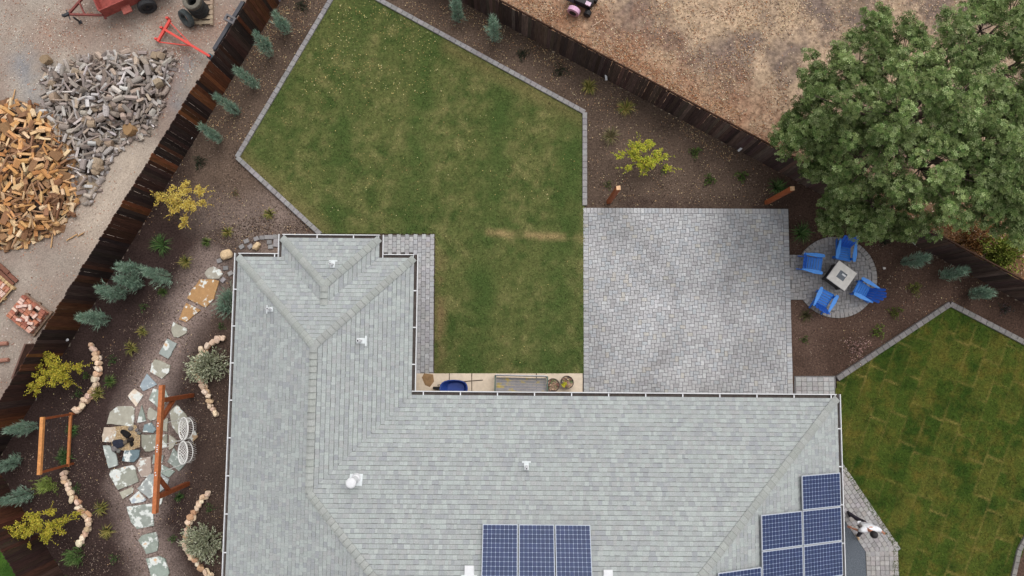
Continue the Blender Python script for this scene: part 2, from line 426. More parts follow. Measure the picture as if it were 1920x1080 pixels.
# kerbs
def kerb(name, pts_px, w=.17, h=.12, L=.23, cc=C(150, 146, 146)):
    pts = [P(x, y) for x, y in pts_px]
    root = link(bpy.data.objects.new(name, None)); root.location = pts[0]; root['kind'] = 'structure'
    mb = MB(); b = .012; l = L/2-.004; hw = w/2
    mb.hexa([(-l, -hw, -.05), (l, -hw, -.05), (l, hw, -.05), (-l, hw, -.05)], [(-l, -hw, h-b), (l, -hw, h-b), (l, hw, h-b), (-l, hw, h-b)])
    mb.add([(-l, -hw, h-b), (l, -hw, h-b), (l, hw, h-b), (-l, hw, h-b), (-l+b, -hw+b, h), (l-b, -hw+b, h), (l-b, hw-b, h), (-l+b, hw-b, h)],
           [(4, 5, 6, 7), (0, 1, 5, 4), (1, 2, 6, 5), (2, 3, 7, 6), (3, 0, 4, 7)])
    me = mb.build('kerb_block', m_kerb, me_only=True)
    for a, c in zip(pts, pts[1:]):
        d = c-a; n = max(1, round(d.length/L)); st = d/n
        for i in range(n):
            p = a+st*(i+.5); px, py = PX(p.x, p.y)
            if not (-30 < px < 1950 and -30 < py < 1110): continue
            place('kerb_block', me, root, p-pts[0]+Vector((0, 0, R.uniform(-.006, .006))), math.atan2(d.y, d.x)+R.uniform(-.02, .02), jit(cc, .12, .02), scale=(st.length/L, 1, 1))
    return root
kerb('kerb_around_patio_lawn', [(640, -30), (446, 296), (602, 440)])
kerb('kerb_below_right_fence', [(660, -30), (705, -2), (1096, 212), (1096, 386)])
kerb('kerb_around_sod_lawn', [(1568, 710), (1779, 570), (1960, 664)], w=.19, L=.25, cc=C(128, 124, 122))
kerb('kerb_lower_right', [(1935, 980), (1908, 1030), (1890, 1110)], w=.16, cc=C(130, 126, 122))

# ------------------------------------------------------------------ paving
def paver_me(lx, ly, h=.06, b=.008, name='paver', g=.005):
    mb = MB(); x, y = lx/2-g, ly/2-g
    q = lambda k, z: [(-x+k, -y+k, z), (x-k, -y+k, z), (x-k, y-k, z), (-x+k, y-k, z)]
    vs_ = q(0, -h)+q(0, -b)+q(b, 0)
    fs = [(8, 9, 10, 11)]
    for k in (0, 4):
        for i in range(4): j = (i+1) % 4; fs.append((k+i, k+j, k+4+j, k+4+i))
    mb.add(vs_, fs); return mb
PAV = {}
def pave_piece(parent, org, cx, cy, lx, ly, z, rz, col, single):
    """single: an object; otherwise the mesh collector"""
    z += R.uniform(-.004, .004)
    if single is None:
        k = (round(lx, 3), round(ly, 3))
        if k not in PAV: PAV[k] = paver_me(*k).build('paver', m_paver, me_only=True)
        place('paver', PAV[k], parent, Vector((cx, cy, z))-org, rz, col)
    else:
        mb = paver_me(lx, ly); ca, sa = math.cos(rz), math.sin(rz)
        single.add([(cx+x*ca-y*sa, cy+x*sa+y*ca, z+w) for x, y, w in mb.v], mb.f, col)
def pcol(warm=0.0):
    c = C(178, 177, 178)
    r = R.random()
    if r < .05: c = C(182, 178, 172)
    elif r < .22: c = C(173, 175, 178)
    elif r < .34: c = C(188, 188, 189)
    elif r < .46: c = C(166, 164, 165)
    c = mixc(c, C(150, 140, 132), warm)
    return jit(c, .045, .008)
YAW = math.radians(-.3)
pa = poly_px([(1093, 390), (1477, 391), (1487, 703), (1489, 752), (1095, 752)])
ZP = .06
pat_o = P(1093, 750)
patio = link(bpy.data.objects.new('patio', None)); patio.location = pat_o; patio['kind'] = 'structure'
px0 = P(1093, 390); px1 = P(1477, 391); pb = P(1095, 752)
PW = (px1-px0).length; PH = (px0-pb).length
def patio_pt(u, v):      # u right from the left edge, v down from the top edge
    ca, sa = math.cos(YAW), math.sin(YAW)
    return px0.x+u*ca+v*sa, px0.y+u*sa-v*ca
sl = [patio_pt(-.0, 0), patio_pt(PW, 0), patio_pt(PW, PH), patio_pt(0, PH)][::-1]
U = .0665
cand = []
nb = int(PW/(2*U))
for i in range(nb):
    cand.append((patio_pt((i+.5)*PW/nb, 1.5*U), PW/nb, 3*U, True))
nv = int((PH-3*U)/(2*U))
for j in range(nv):
    v_ = 3*U+(j+.5)*(PH-3*U)/nv
    cand.append((patio_pt(1.5*U, v_), 3*U, (PH-3*U)/nv, True))
    cand.append((patio_pt(PW-1.5*U, v_), 3*U, (PH-3*U)/nv, True))
W_in, H_in = PW-6*U, PH-3*U
inner = [(0, 0), (W_in, 0), (W_in, H_in), (0, H_in)]
stuff = MB(); singles = []
def herring(wu, hu, fn):
    for k in range(-120, 160):
        for j in range(-60, 80):
            for (x, y, a, b) in ((2*k+5*j, 2*k-j, 3, 2), (2*k+3+5*j, 2*k-1-j, 2, 3)):
                if x+a > 0 and y+b > 0 and x < wu and y < hu: fn(x*U, y*U, a*U, b*U)
def put_in(x, y, a, b):
    x0, y0, x1, y1 = max(x, 0), max(y, 0), min(x+a, W_in), min(y+b, H_in)
    if x1-x0 < .03 or y1-y0 < .03: return
    cand.append((patio_pt(3*U+(x0+x1)/2, 3*U+(y0+y1)/2), x1-x0, y1-y0, x1-x0 > .9*a and y1-y0 > .9*b))
herring(W_in/U, H_in/U, put_in)
vis = [c for c in cand if PX(*c[0])[1] < 735]
order = sorted(vis, key=lambda c: (not c[3], math.hypot(c[0][0], c[0][1])))
one = set(id(c) for c in order[:298])
for c in cand:
    (x, y), a, b, full = c
    n1 = fbm(x, y, .55, 3, 6)
    cc = tuple(q*(1+.24*n1) for q in pcol()); 
    pave_piece(patio, pat_o, x, y, a, b, ZP, YAW, cc, None if id(c) in one else stuff)
o = stuff.build('paver_field', m_paver_a, patio, pat_o, attr=True); tag(o, kind='stuff')
jb = MB(); jb.prism(sl, -.02, ZP-.022); jb.build('joint_sand', m_joint, patio, pat_o)

# round fire pit terrace
FC = P(1567, 520); FR = 1.50
terrace = link(bpy.data.objects.new('fire_terrace', None)); terrace.location = FC; terrace['kind'] = 'structure'
gap_half = .83
nring = int(2*math.pi*(FR-.1)/.155); stuff = MB()
edge_x = P(1482, 520).x+.02
for i in range(nring):
    a = 2*math.pi*i/nring
    x, y = FC.x+(FR-.1)*math.cos(a), FC.y+(FR-.1)*math.sin(a)
    if math.cos(a) < -.5 and abs(math.sin(a)) < .545: continue
    pave_piece(terrace, FC, x, y, .2, .152, ZP, a, tuple(q*.92 for q in pcol(.5)), None)
def put_c(x, y, a, b):
    cx, cy = edge_x-.0+x+a/2, FC.y+1.5-y-b/2
    dx, dy = cx-FC.x, cy-FC.y
    rin = FR-.21
    cx0, cx1, cy0, cy1 = cx-a/2, cx+a/2, cy-b/2, cy+b/2
    if dx < -.95:
        cy0, cy1 = max(cy0, FC.y-gap_half), min(cy1, FC.y+gap_half)
        if cy1-cy0 < .04: return
    elif math.hypot(dx, dy) > rin+.04: return
    pave_piece(terrace, FC, (cx0+cx1)/2, (cy0+cy1)/2, cx1-cx0, cy1-cy0, ZP-.006, 0, tuple(q*.86 for q in pcol(.35)), None if abs(dx) < .75 and abs(dy) < 1.0 else stuff)
herring(2.95/U, 3.0/U, put_c)
tag(stuff.build('paver_field', m_paver_a, terrace, FC, attr=True), kind='stuff')
jb = MB(); jb.lathe([(FR, -.02), (FR, .03), (0.001, .03)], FC, 48); jb.box(((edge_x+FC.x-.9)/2, FC.y, 0.0), (FC.x-.9-edge_x+.2, 2*gap_half, .06)); jb.build('joint_sand', m_joint, terrace, FC)

def walkway(name, poly_pts, lx, ly, z, ang, tone, bond=True, gap_col=C(74, 70, 70)):
    poly = poly_px(poly_pts); cx = sum(p[0] for p in poly)/len(poly); cy = sum(p[1] for p in poly)/len(poly)
    org = Vector((cx, cy, 0)); root = link(bpy.data.objects.new(name, None)); root.location = org; root['kind'] = 'structure'
    ca, sa = math.cos(ang), math.sin(ang); stuff = MB(); n1 = 0
    for i in range(-60, 60):
        for j in range(-60, 60):
            x, y = i*lx+((j % 2)*lx/2 if bond else 0), j*ly
            wx, wy = cx+x*ca-y*sa, cy+x*sa+y*ca
            if not inside(poly, wx, wy): continue
            px, py = PX(wx, wy)
            if py > 1120: continue
            col = jit(mixc(pcol(), tone, .55), .12, .02)
            n1 += 1
            pave_piece(root, org, wx, wy, lx, ly, z, ang+R.uniform(-.02, .02), col, None if n1 <= 298 and py < 1080 else stuff)
    if stuff.v: tag(stuff.build('paver_field', m_paver_a, root, org, attr=True), kind='stuff')
    jb = MB(); jb.prism(poly, -.02, z-.025); jb.build('joint_sand', m_joint, root, org)
    return root
walkway('side_walk', [(721, 441), (813, 441), (813, 700), (780, 700), (775, 475), (721, 475)], .195, .155, .055, math.pi/2, C(172, 170, 172))
walkway('walk_to_sod_lawn', [(1489, 705), (1566, 705), (1566, 752), (1489, 752)], .20, .165, .056, 0, C(170, 166, 162), bond=False)
walkway('garden_walk_slope', [(1572, 860), (1590, 884), (1683, 1014), (1683, 1034), (1626, 1042), (1560, 945)], .18, .16, .05, math.radians(-57), C(150, 142, 138))
walkway('garden_walk', [(1624, 1036), (1683, 1018), (1684, 1120), (1624, 1120)], .165, .165, .058, 0, C(156, 148, 142), bond=False)
sheet('gravel_strip', poly_px([(1560, 968), (1578, 968), (1624, 1036), (1624, 1130), (1560, 1130)]), .03, m_darkgravel)
slab_o = P(930, 720)
slab = MB()
for (a, b) in ((776, 842), (843, 884), (885, 1005), (1006, 1092)):
    slab.prism(poly_px([(a+.4, 700), (b, 700), (b, 790), (a+.4, 790)]), -.02, .075, .006)
o = slab.build('concrete_path', m_conc); o['kind'] = 'structure'

# ------------------------------------------------------------------ house
HY = math.radians(-.45); cH, sH = math.cos(HY), math.sin(HY)
ZE, PIT = 2.7, .39
def toH(p): return (p.x*cH+p.y*sH, -p.x*sH+p.y*cH)
def toW(u, v, z=0.0): return Vector((u*cH-v*sH, u*sH+v*cH, z))
E = lambda px, py: toH(P(px, py, ZE))
GW = .115                                          # gutter width outside the shingle edge
xl = (E(440, 480)[0]+E(416, 1075)[0])/2+GW
yt = E(610, 476)[1]-GW
xr1 = E(781, 600)[0]-GW
ym = (E(900, 735)[1]+E(1500, 739)[1])/2-GW
xr2 = (E(1576, 760)[0]+E(1586, 1075)[0])/2-GW
xb0, xb1 = E(522, 460)[0]+GW, E(718, 460)[0]-GW
yb = E(620, 440)[1]-GW
DM = 13.6
w1 = (xr1-xl)/2; m1 = xl+w1; wb = (xb1-xb0)/2; mbx = xb0+wb; h2 = DM/2
house = thing('house', 'single storey house with an L shaped grey shingle hip roof', 'house', toW(m1, ym, 0))
HO = house.location.copy()
def zroof(d): return ZE+PIT*d
faces = {   # name: (eave point, eave direction, inward normal, convex pieces in plan)
 'W': ((xl, yt), (0, -1), (1, 0), [[(xl, yt), (xl, ym-w1), (m1, ym-w1), (m1, yt-w1)], [(xl, ym-w1), (xl, ym-DM), (xl+h2, ym-h2), (m1, ym-w1)]]),
 'N1': ((xl, yt), (1, 0), (0, -1), [[(xl, yt), (m1, yt-w1), (mbx, yt-wb), (xb0, yt)], [(xb1, yt), (mbx, yt-wb), (m1, yt-w1), (xr1, yt)]]),
 'E1': ((xr1, yt), (0, -1), (-1, 0), [[(xr1, yt), (m1, yt-w1), (m1, ym-w1), (xr1, ym)]]),
 'N2': ((xr1, ym), (1, 0), (0, -1), [[(xr1, ym), (m1, ym-w1), (xl+h2, ym-h2), (xr2-h2, ym-h2), (xr2, ym)]]),
 'E2': ((xr2, ym), (0, -1), (-1, 0), [[(xr2, ym), (xr2-h2, ym-h2), (xr2, ym-DM)]]),
 'S': ((xl, ym-DM), (1, 0), (0, 1), [[(xl, ym-DM), (xr2, ym-DM), (xr2-h2, ym-h2), (xl+h2, ym-h2)]]),
 'BN': ((xb0, yb), (1, 0), (0, -1), [[(xb0, yb), (mbx, yb-wb), (xb1, yb)]]),
 'BW': ((xb0, yb), (0, -1), (1, 0), [[(xb0, yb), (xb0, yt), (mbx, yt-wb), (mbx, yb-wb)]]),
 'BE': ((xb1, yb), (0, -1), (-1, 0), [[(xb1, yb), (mbx, yb-wb), (mbx, yt-wb), (xb1, yt)]]),
}
def ccw(p):
    a = sum(p[i][0]*p[(i+1) % len(p)][1]-p[(i+1) % len(p)][0]*p[i][1] for i in range(len(p)))
    return p if a > 0 else p[::-1]
deck = MB(); shing = MB(); full_tabs = []
EXP = .142*math.cos(math.atan(PIT))
SC = [C(170, 175, 173), C(168, 173, 171), C(165, 169, 168), C(162, 165, 165), C(167, 169, 168), C(174, 179, 177), C(157, 160, 162), C(162, 166, 165)]
for fname, (e0, ed, en, pieces) in faces.items():
    dist = lambda u, v: (u-e0[0])*en[0]+(v-e0[1])*en[1]
    for pc in pieces:
        pc = ccw(pc); deck.add([toW(u, v, zroof(dist(u, v))-.012) for u, v in pc], [tuple(range(len(pc)))], (.12, .12, .12))
    allp = [p for pc in pieces for p in pc]
    smin = min((p[0]-e0[0])*ed[0]+(p[1]-e0[1])*ed[1] for p in allp); smax = max((p[0]-e0[0])*ed[0]+(p[1]-e0[1])*ed[1] for p in allp)
    dmax = max(dist(*p) for p in allp)
    cps = [ccw(pc) for pc in pieces]
    for k in range(int(dmax/EXP)+1):
        s = smin-R.uniform(0, .3); d0 = k*EXP-(.02 if k == 0 else 0); d1 = (k+1)*EXP+.01
        last = R.choice(SC)
        while s < smax:
            w = R.choice((.085, .10, .12, .14, .16, .2)); s1 = s+w
            rect = [(e0[0]+a*ed[0]+b*en[0], e0[1]+a*ed[1]+b*en[1]) for a, b in ((s+.0015, d0), (s1-.0015, d0), (s1-.0015, d1), (s+.0015, d1))]
            if not (fname == 'S' and k > 2):
                last = R.choice(SC)
                col = jit(last, .03, .008); th = R.choice((.012, .016, .020))
                for cp in cps:
                    q = clip(ccw(rect), cp)
                    if len(q) < 3 or area(q) < 4e-4: continue
                    cx = sum(p[0] for p in q)/len(q); cy = sum(p[1] for p in q)/len(q)
                    wpt = toW(cx, cy, zroof(dist(cx, cy))); ppx, ppy = PX(*wpt)
                    if not (-20 < ppx < 1940 and -20 < ppy < 1130): continue
                    n = len(q); g = .003
                    top = []; bot = []
                    for u, v in q:
                        d = dist(u, v); f_ = 1-(d-d0)/(d1-d0)
                        z = zroof(d)+.001+th*max(0, min(1.1, f_))
                        top.append(toW(u, v, z)); bot.append(toW(u, v, zroof(d)-.011))
                    fs = [tuple(range(n, 2*n))]+[(i, (i+1) % n, n+(i+1) % n, n+i) for i in range(n)]
                    if k > 0:                      # shadow line under each course's butt edge, painted in as a dark band
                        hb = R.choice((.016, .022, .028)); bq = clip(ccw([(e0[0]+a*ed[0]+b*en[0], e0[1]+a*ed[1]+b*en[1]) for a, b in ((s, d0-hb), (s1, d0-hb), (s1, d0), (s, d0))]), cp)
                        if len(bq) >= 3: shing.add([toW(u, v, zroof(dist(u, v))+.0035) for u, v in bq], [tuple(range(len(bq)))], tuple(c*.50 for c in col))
                    if area(q) > .96*(w-.003)*(d1-d0) and fname in ('N2', 'E1') and 0 < ppy < 1075:
                        full_tabs.append((area(q), bot+top, fs, col, wpt))
                    else: shing.add(bot+top, fs, col)
            s = s1
roof = deck.build('roof', m_shing_a, house, HO, attr=True)
full_tabs.sort(key=lambda t: (-t[0], (t[4]-cam.location).length))
for i, (_, vs_, fs, col, wpt) in enumerate(full_tabs):
    if i < 298:
        mb = MB(); mb.add(vs_, fs); ob = mb.build('shingle', m_shing, None, wpt, color=col); ob.parent = roof; ob.location = wpt-HO
    else: shing.add(vs_, fs, col)
# ridge and hip caps
def caps(a, b, da, db, hip):
    p0, p1 = toW(*a, zroof(da)), toW(*b, zroof(db)); d = p1-p0; n = max(1, int(d.length/.2)); st = d/n
    side = Vector((-d.y, d.x, 0)).normalized(); drop = PIT*.12*(.7071 if hip else 1)
    upv = Vector((0, 0, 1))
    for i in range(n):
        q0 = p0+st*i; q1 = p0+st*(i+.93)
        l0, l1 = .062, .024
        vs_ = []
        for q, l in ((q0, l0), (q1, l1)):
            for k in (-1, -.35, .35, 1):
                vs_.append(q+side*(.12*k)+upv*(l-drop*abs(k)+(.004 if abs(k) < .5 else 0)))
        vs_ += [v-upv*.022 for v in vs_]
        fs = [(0, 1, 5, 4), (1, 2, 6, 5), (2, 3, 7, 6), (8, 9, 1, 0), (9, 10, 2, 1), (10, 11, 3, 2), (0, 4, 12, 8), (3, 11, 15, 7), (4, 5, 13, 12), (5, 6, 14, 13), (6, 7, 15, 14)]
        px, py = PX(*q0)
        if py > 1100: continue
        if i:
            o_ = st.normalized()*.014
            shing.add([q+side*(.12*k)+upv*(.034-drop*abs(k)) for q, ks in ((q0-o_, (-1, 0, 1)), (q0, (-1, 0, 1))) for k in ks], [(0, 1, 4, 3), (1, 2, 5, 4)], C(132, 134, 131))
        mb = MB(); mb.add(vs_, fs); ob = mb.build('ridge_cap', m_shing, roof, HO, color=jit(C(163, 166, 162), .08, .01))
caps((xl, yt), (m1, yt-w1), 0, w1, True); caps((xr1, yt), (m1, yt-w1), 0, w1, True)
caps((m1, ym-w1), (m1, yt-w1), w1, w1, False)
caps((m1, ym-w1), (xl+h2, ym-h2), w1, h2, True); caps((xr2, ym), (xr2-h2, ym-h2), 0, h2, True)
caps((xb0, yb), (mbx, yb-wb), 0, wb, True); caps((xb1, yb), (mbx, yb-wb), 0, wb, True)
caps((mbx, yt-wb), (mbx, yb-wb), wb, wb, False)
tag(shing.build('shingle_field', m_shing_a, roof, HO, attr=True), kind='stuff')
# gutters
def gutter(a, b, outn, phase=.6, ext0=0.0, ext1=0.0):
    """trough along eave a->b (house plan), outn = outward normal"""
    A, B = Vector(a), Vector(b); d = (B-A).normalized(); n = Vector(outn); A = A-d*ext0; B = B+d*ext1
    def pt(p, o, z): q = p+n*o; return toW(q.x, q.y, z)
    g = MB(); zt = ZE-.01
    def strip(o0, o1, z0, z1): g.hexa([pt(A, o0, z0), pt(B, o0, z0), pt(B, o1, z0), pt(A, o1, z0)], [pt(A, o0, z1), pt(B, o0, z1), pt(B, o1, z1), pt(A, o1, z1)])
    strip(GW-.012, GW+.012, zt-.12, zt+.008)
    gut = g.build('gutter', m_white, house, HO)
    g = MB(); strip(-.02, GW-.013, zt-.11, zt-.075); g.build('gutter_trough', m_gutin, gut, HO)
    L = (B-A).length; t = phase; 
    while t < L:
        q = A+d*t; px, py = PX(*pt(q, 0, zt))
        if -5 < px < 1925 and -5 < py < 1085:
            c0 = pt(q, GW/2-.02, zt+.004)
            h_ = MB(); M = Matrix.Rotation(HY, 3, 'Z')
            size = (.035, GW-.006, .02) if abs(d.x) > .5 else (GW-.006, .035, .02)
            h_.box(c0, size, M); h_.build('gutter_hanger', m_white, gut, HO)
        t += 1.2
    f = MB(); A2, B2 = A, B
    f.hexa([pt(A, -.05, zt-.2), pt(B, -.05, zt-.2), pt(B, -.025, zt-.2), pt(A, -.025, zt-.2)], [pt(A, -.05, zt-.02), pt(B, -.05, zt-.02), pt(B, -.025, zt-.02), pt(A, -.025, zt-.02)])
    f.build('fascia', m_white, house, HO)
G = GW+.01
gutter((xl, yt), (xl, ym-DM), (-1, 0), 1.2, G, 0)
gutter((xl, yt), (xb0, yt), (0, 1), 1.2, 0, -G)
gutter((xb0, yb), (xb0, yt), (-1, 0), 3, G, G)
gutter((xb0, yb), (xb1, yb), (0, 1), 1.15, 0, 0)
gutter((xb1, yb), (xb1, yt), (1, 0), 3, G, G)
gutter((xb1, yt), (xr1, yt), (0, 1), 3, -G, 0)
gutter((xr1, yt), (xr1, ym), (1, 0), 1.2, G, -G)
gutter((xr1, ym), (xr2, ym), (0, 1), .38, 0, 0)
gutter((xr2, ym), (xr2, ym-DM), (1, 0), 1.1, G, 0)
# walls, windows, doors below the eaves
iw = .5
wl = [(xl+iw, yt-iw), (xb0+iw, yt-iw), (xb0+iw, yb-iw), (xb1-iw, yb-iw), (xb1-iw, yt-iw), (xr1-iw, yt-iw), (xr1-iw, ym-iw), (xr2-iw, ym-iw), (xr2-iw, ym-DM+iw), (xl+iw, ym-DM+iw)]
wm = MB(); wm.prism(ccw([tuple(toW(*p)[:2]) for p in wl]), -.02, ZE-.12); wm.build('wall', m_wall, house, HO)
sf = MB(); 
wo = [(xl, yt), (xb0, yt), (xb0, yb), (xb1, yb), (xb1, yt), (xr1, yt), (xr1, ym), (xr2, ym), (xr2, ym-DM), (xl, ym-DM)]
sf.add([toW(*p, ZE-.19) for p in wo], [tuple(range(len(wo)))]); sf.build('soffit', m_white, house, HO)
def opening(kind, a, b, z0, z1, outn):
    A, B = Vector(a), Vector(b); n = Vector(outn)
    fr = MB()
    def bx(t0, t1, za, zb, o0, o1, mb):
        q = [A+(B-A)*t0+n*o0, A+(B-A)*t1+n*o0, A+(B-A)*t1+n*o1, A+(B-A)*t0+n*o1]
        mb.hexa([toW(p.x, p.y, za) for p in q], [toW(p.x, p.y, zb) for p in q])
    bx(0, .05, z0, z1, .001, .05, fr); bx(.95, 1, z0, z1, .001, .05, fr); bx(.05, .95, z1-.07, z1, .001, .05, fr); bx(.05, .95, z0, z0+.05, .001, .05, fr); bx(.48, .52, z0+.05, z1-.07, .001, .05, fr)
    w = fr.build(kind, m_white, house, HO)
    for t0, t1 in ((.05, .48), (.52, .95)):
        g = MB(); bx(t0, t1, z0+.05, z1-.07, .004, .02, g); g.build('pane', m_glass, w, HO)
opening('sliding_door', (xr1+6.0, ym-iw), (xr1+8.4, ym-iw), .1, 2.15, (0, 1))
opening('window', (xr1+1.2, ym-iw), (xr1+2.9, ym-iw), .9, 2.1, (0, 1))
opening('window', (xr1+10.4, ym-iw), (xr1+12.2, ym-iw), .9, 2.1, (0, 1))
opening('window', (xr1-iw, yt-2.8), (xr1-iw, yt-1.2), .9, 2.1, (1, 0))
opening('window', (mbx-.8, yb-iw), (mbx+.8, yb-iw), .9, 2.1, (0, 1))

# roof fittings
def roof_at(px, py, fname):
    e0, ed, en, _ = faces[fname]; z = ZE+.5
    for _ in range(30):
        u, v = toH(P(px, py, z)); z = zroof((u-e0[0])*en[0]+(v-e0[1])*en[1])
    return toW(u, v, z)
def roof_basis(fname):
    e0, ed, en, _ = faces[fname]
    up = (toW(en[0], en[1], PIT)).normalized(); al = toW(ed[0], ed[1], 0).normalized()
    nn = al.cross(up); 
    if nn.z < 0: nn = -nn
    return al, up, nn
def vent_pipe(px, py, fname, label, s=1.0):
    p = roof_at(px, py, fname); al, up, nn = roof_basis(fname)
    t = thing('vent_pipe', label, 'vent', p, group='white plumbing vents on the roof')
    M = Matrix((al, up, nn)).transposed()
    mb = MB(); mb.box(nn*.028-up*.12*s, (.24*s, .045*s, .006), M); mb.box(nn*.028, (.13*s, .19*s, .006), M); mb.build('flashing', m_flash, t)
    mb = MB(); mb.tube(nn*.03-Vector((0, 0, .05)), (0, 0, .30*s), .04*s, .04*s, 12, False); mb.tube((0, 0, .25*s), (0, 0, .301*s), .036*s, .036*s, 12, True); mb.build('pipe', m_white, t)
    mb = MB(); mb.lathe([(.001, 0), (.022*s, 0)], (0, 0, .303*s), 12); mb.build('pipe_mouth', m_iron, t)
vent_pipe(624, 497, 'BN', 'white vent pipe on the small front gable hip', 1.15)
vent_pipe(508, 580, 'W', 'white vent pipe on the slope facing the flagstone garden', 1.15)
vent_pipe(676, 639, 'E1', 'white vent pipe on the slope facing the paved side walk', 1.35)
vent_pipe(987, 875, 'N2', 'small white vent pipe above the three solar panels', 1.15)
p = roof_at(668, 897, 'N2'); t = thing('flue', 'tall white capped flue pipe beside the roof valley', 'flue', p)
al, up, nn = roof_basis('N2'); M = Matrix((al, up, nn)).transposed()
mb = MB(); mb.box(nn*.028+up*.05, (.40, .36, .006), M); mb.build('flashing', m_flash, t)
mb = MB(); mb.lathe([(.16, -.02), (.13, .12), (.105, .16), (.105, .66)], (0, 0, 0), 20); mb.build('pipe', m_white, t, smooth=False)
mb = MB(); mb.lathe([(.12, .62), (.155, .66), (.155, .71), (.12, .75), (.001, .765)], (0, 0, 0), 24); mb.build('cap', m_white, t)
def slant_vent(px, py, label):
    p = roof_at(px, py, 'N2'); t = thing('roof_vent', label, 'vent', p, group='slant back roof vents')
    mb = MB(); mb.box(nn*.028+up*.16, (.46, .08, .006), M); mb.build('flashing', m_flash, t)
    mb = MB(); h = nn*.13
    b4 = [al*(-.14)-up*.14+nn*.02, al*.14-up*.14+nn*.02, al*.14+up*.16+nn*.02, al*(-.14)+up*.16+nn*.02]
    t4 = [al*(-.13)-up*.13+h, al*.13-up*.13+h, al*.11+up*.15+nn*.035, al*(-.11)+up*.15+nn*.035]
    mb.hexa(b4, t4); mb.build('hood', m_white, t)
slant_vent(880, 1070, 'white slant vent left of the three solar panels')
slant_vent(1140, 1078, 'white slant vent right of the three solar panels')

# solar panels
def panel_meshes():
    Wd, Ld = 1.04, 1.56
    fr = MB()
    fr.box((0, -Ld/2+.008, 0), (Wd, .016, .04)); fr.box((0, Ld/2-.008, 0), (Wd, .016, .04)); fr.box((-Wd/2+.008, 0, 0), (.016, Ld-.032, .04)); fr.box((Wd/2-.008, 0, 0), (.016, Ld-.032, .04))
    bk = MB(); bk.box((0, 0, .006), (Wd-.033, Ld-.033, .014))
    ce = MB(); cw, cl = (Wd-.045)/8, (Ld-.045)/12
    for i in range(8):
        for j in range(12):
            x, y = -(Wd-.045)/2+(i+.5)*cw, -(Ld-.045)/2+(j+.5)*cl; a, b, k = cw/2-.003, cl/2-.003, .013
            ce.add([(x-a+k, y-b, .0165), (x+a-k, y-b, .0165), (x+a, y-b+k, .0165), (x+a, y+b-k, .0165), (x+a-k, y+b, .0165), (x-a+k, y+b, .0165), (x-a, y+b-k, .0165), (x-a, y-b+k, .0165)], [tuple(range(8))], jit(C(54, 65, 98), .1, .03))
    rl = MB()
    for y in (-.45, .45): rl.beam((-.5, y, -.06), (.5, y, -.06), .04, .06)
    return [(n, b.build(n, m, me_only=True, attr=at)) for n, b, m, at in (('panel_frame', fr, mat('panel_alloy', 'plain', C(196, 200, 208), noise_amp=.05), False), ('backing_sheet', bk, mat('panel_backing', 'plain', C(176, 188, 212), noise_amp=.05), False), ('solar_cells', ce, m_cell, True), ('mounting_rail', rl, m_iron, False))]
PM = panel_meshes()
def solar(px, py, fname, label, flip=False, off=(0, 0)):
    al, up, nn = roof_basis(fname)
    p = roof_at(px, py, fname)+nn*.13+al*off[0]+up*off[1]
    t = thing('solar_panel', label, 'solar panel', p, group='solar panels on the roof')
    X = up.cross(nn)
    t.rotation_euler = Matrix((X, up, nn)).transposed().to_euler()
    for n, me in PM: place(n, me, t)
al, up, nn = roof_basis('N2'); c0 = (1006, 1037)
for k, lab in ((-1, 'left solar panel of the row of three above the bottom edge'), (0, 'middle solar panel of the row of three above the bottom edge'), (1, 'right solar panel of the row of three above the bottom edge')):
    solar(c0[0], c0[1], 'N2', lab, off=(k*1.075, 0))
labs = {(0, 0): 'topmost solar panel near the eave above the walking person', (0, 1): 'solar panel second down along the right eave', (0, 2): 'solar panel third down along the right eave',
        (1, 1): 'upper solar panel of the middle column on the right slope', (1, 2): 'lower solar panel of the middle column on the right slope', (2, 3): 'solar panel cut by the bottom edge, farthest up the right slope',
        (0, 3): 'solar panel at the bottom edge beside the right eave', (1, 3): 'solar panel at the bottom edge in the middle column of the right slope'}
for (a, b), lab in labs.items():
    if b == 3 and a < 2: continue
    solar(1534, 919, 'E2', lab, off=(b*1.065+(-.62 if a == 2 else 0), a*1.60))

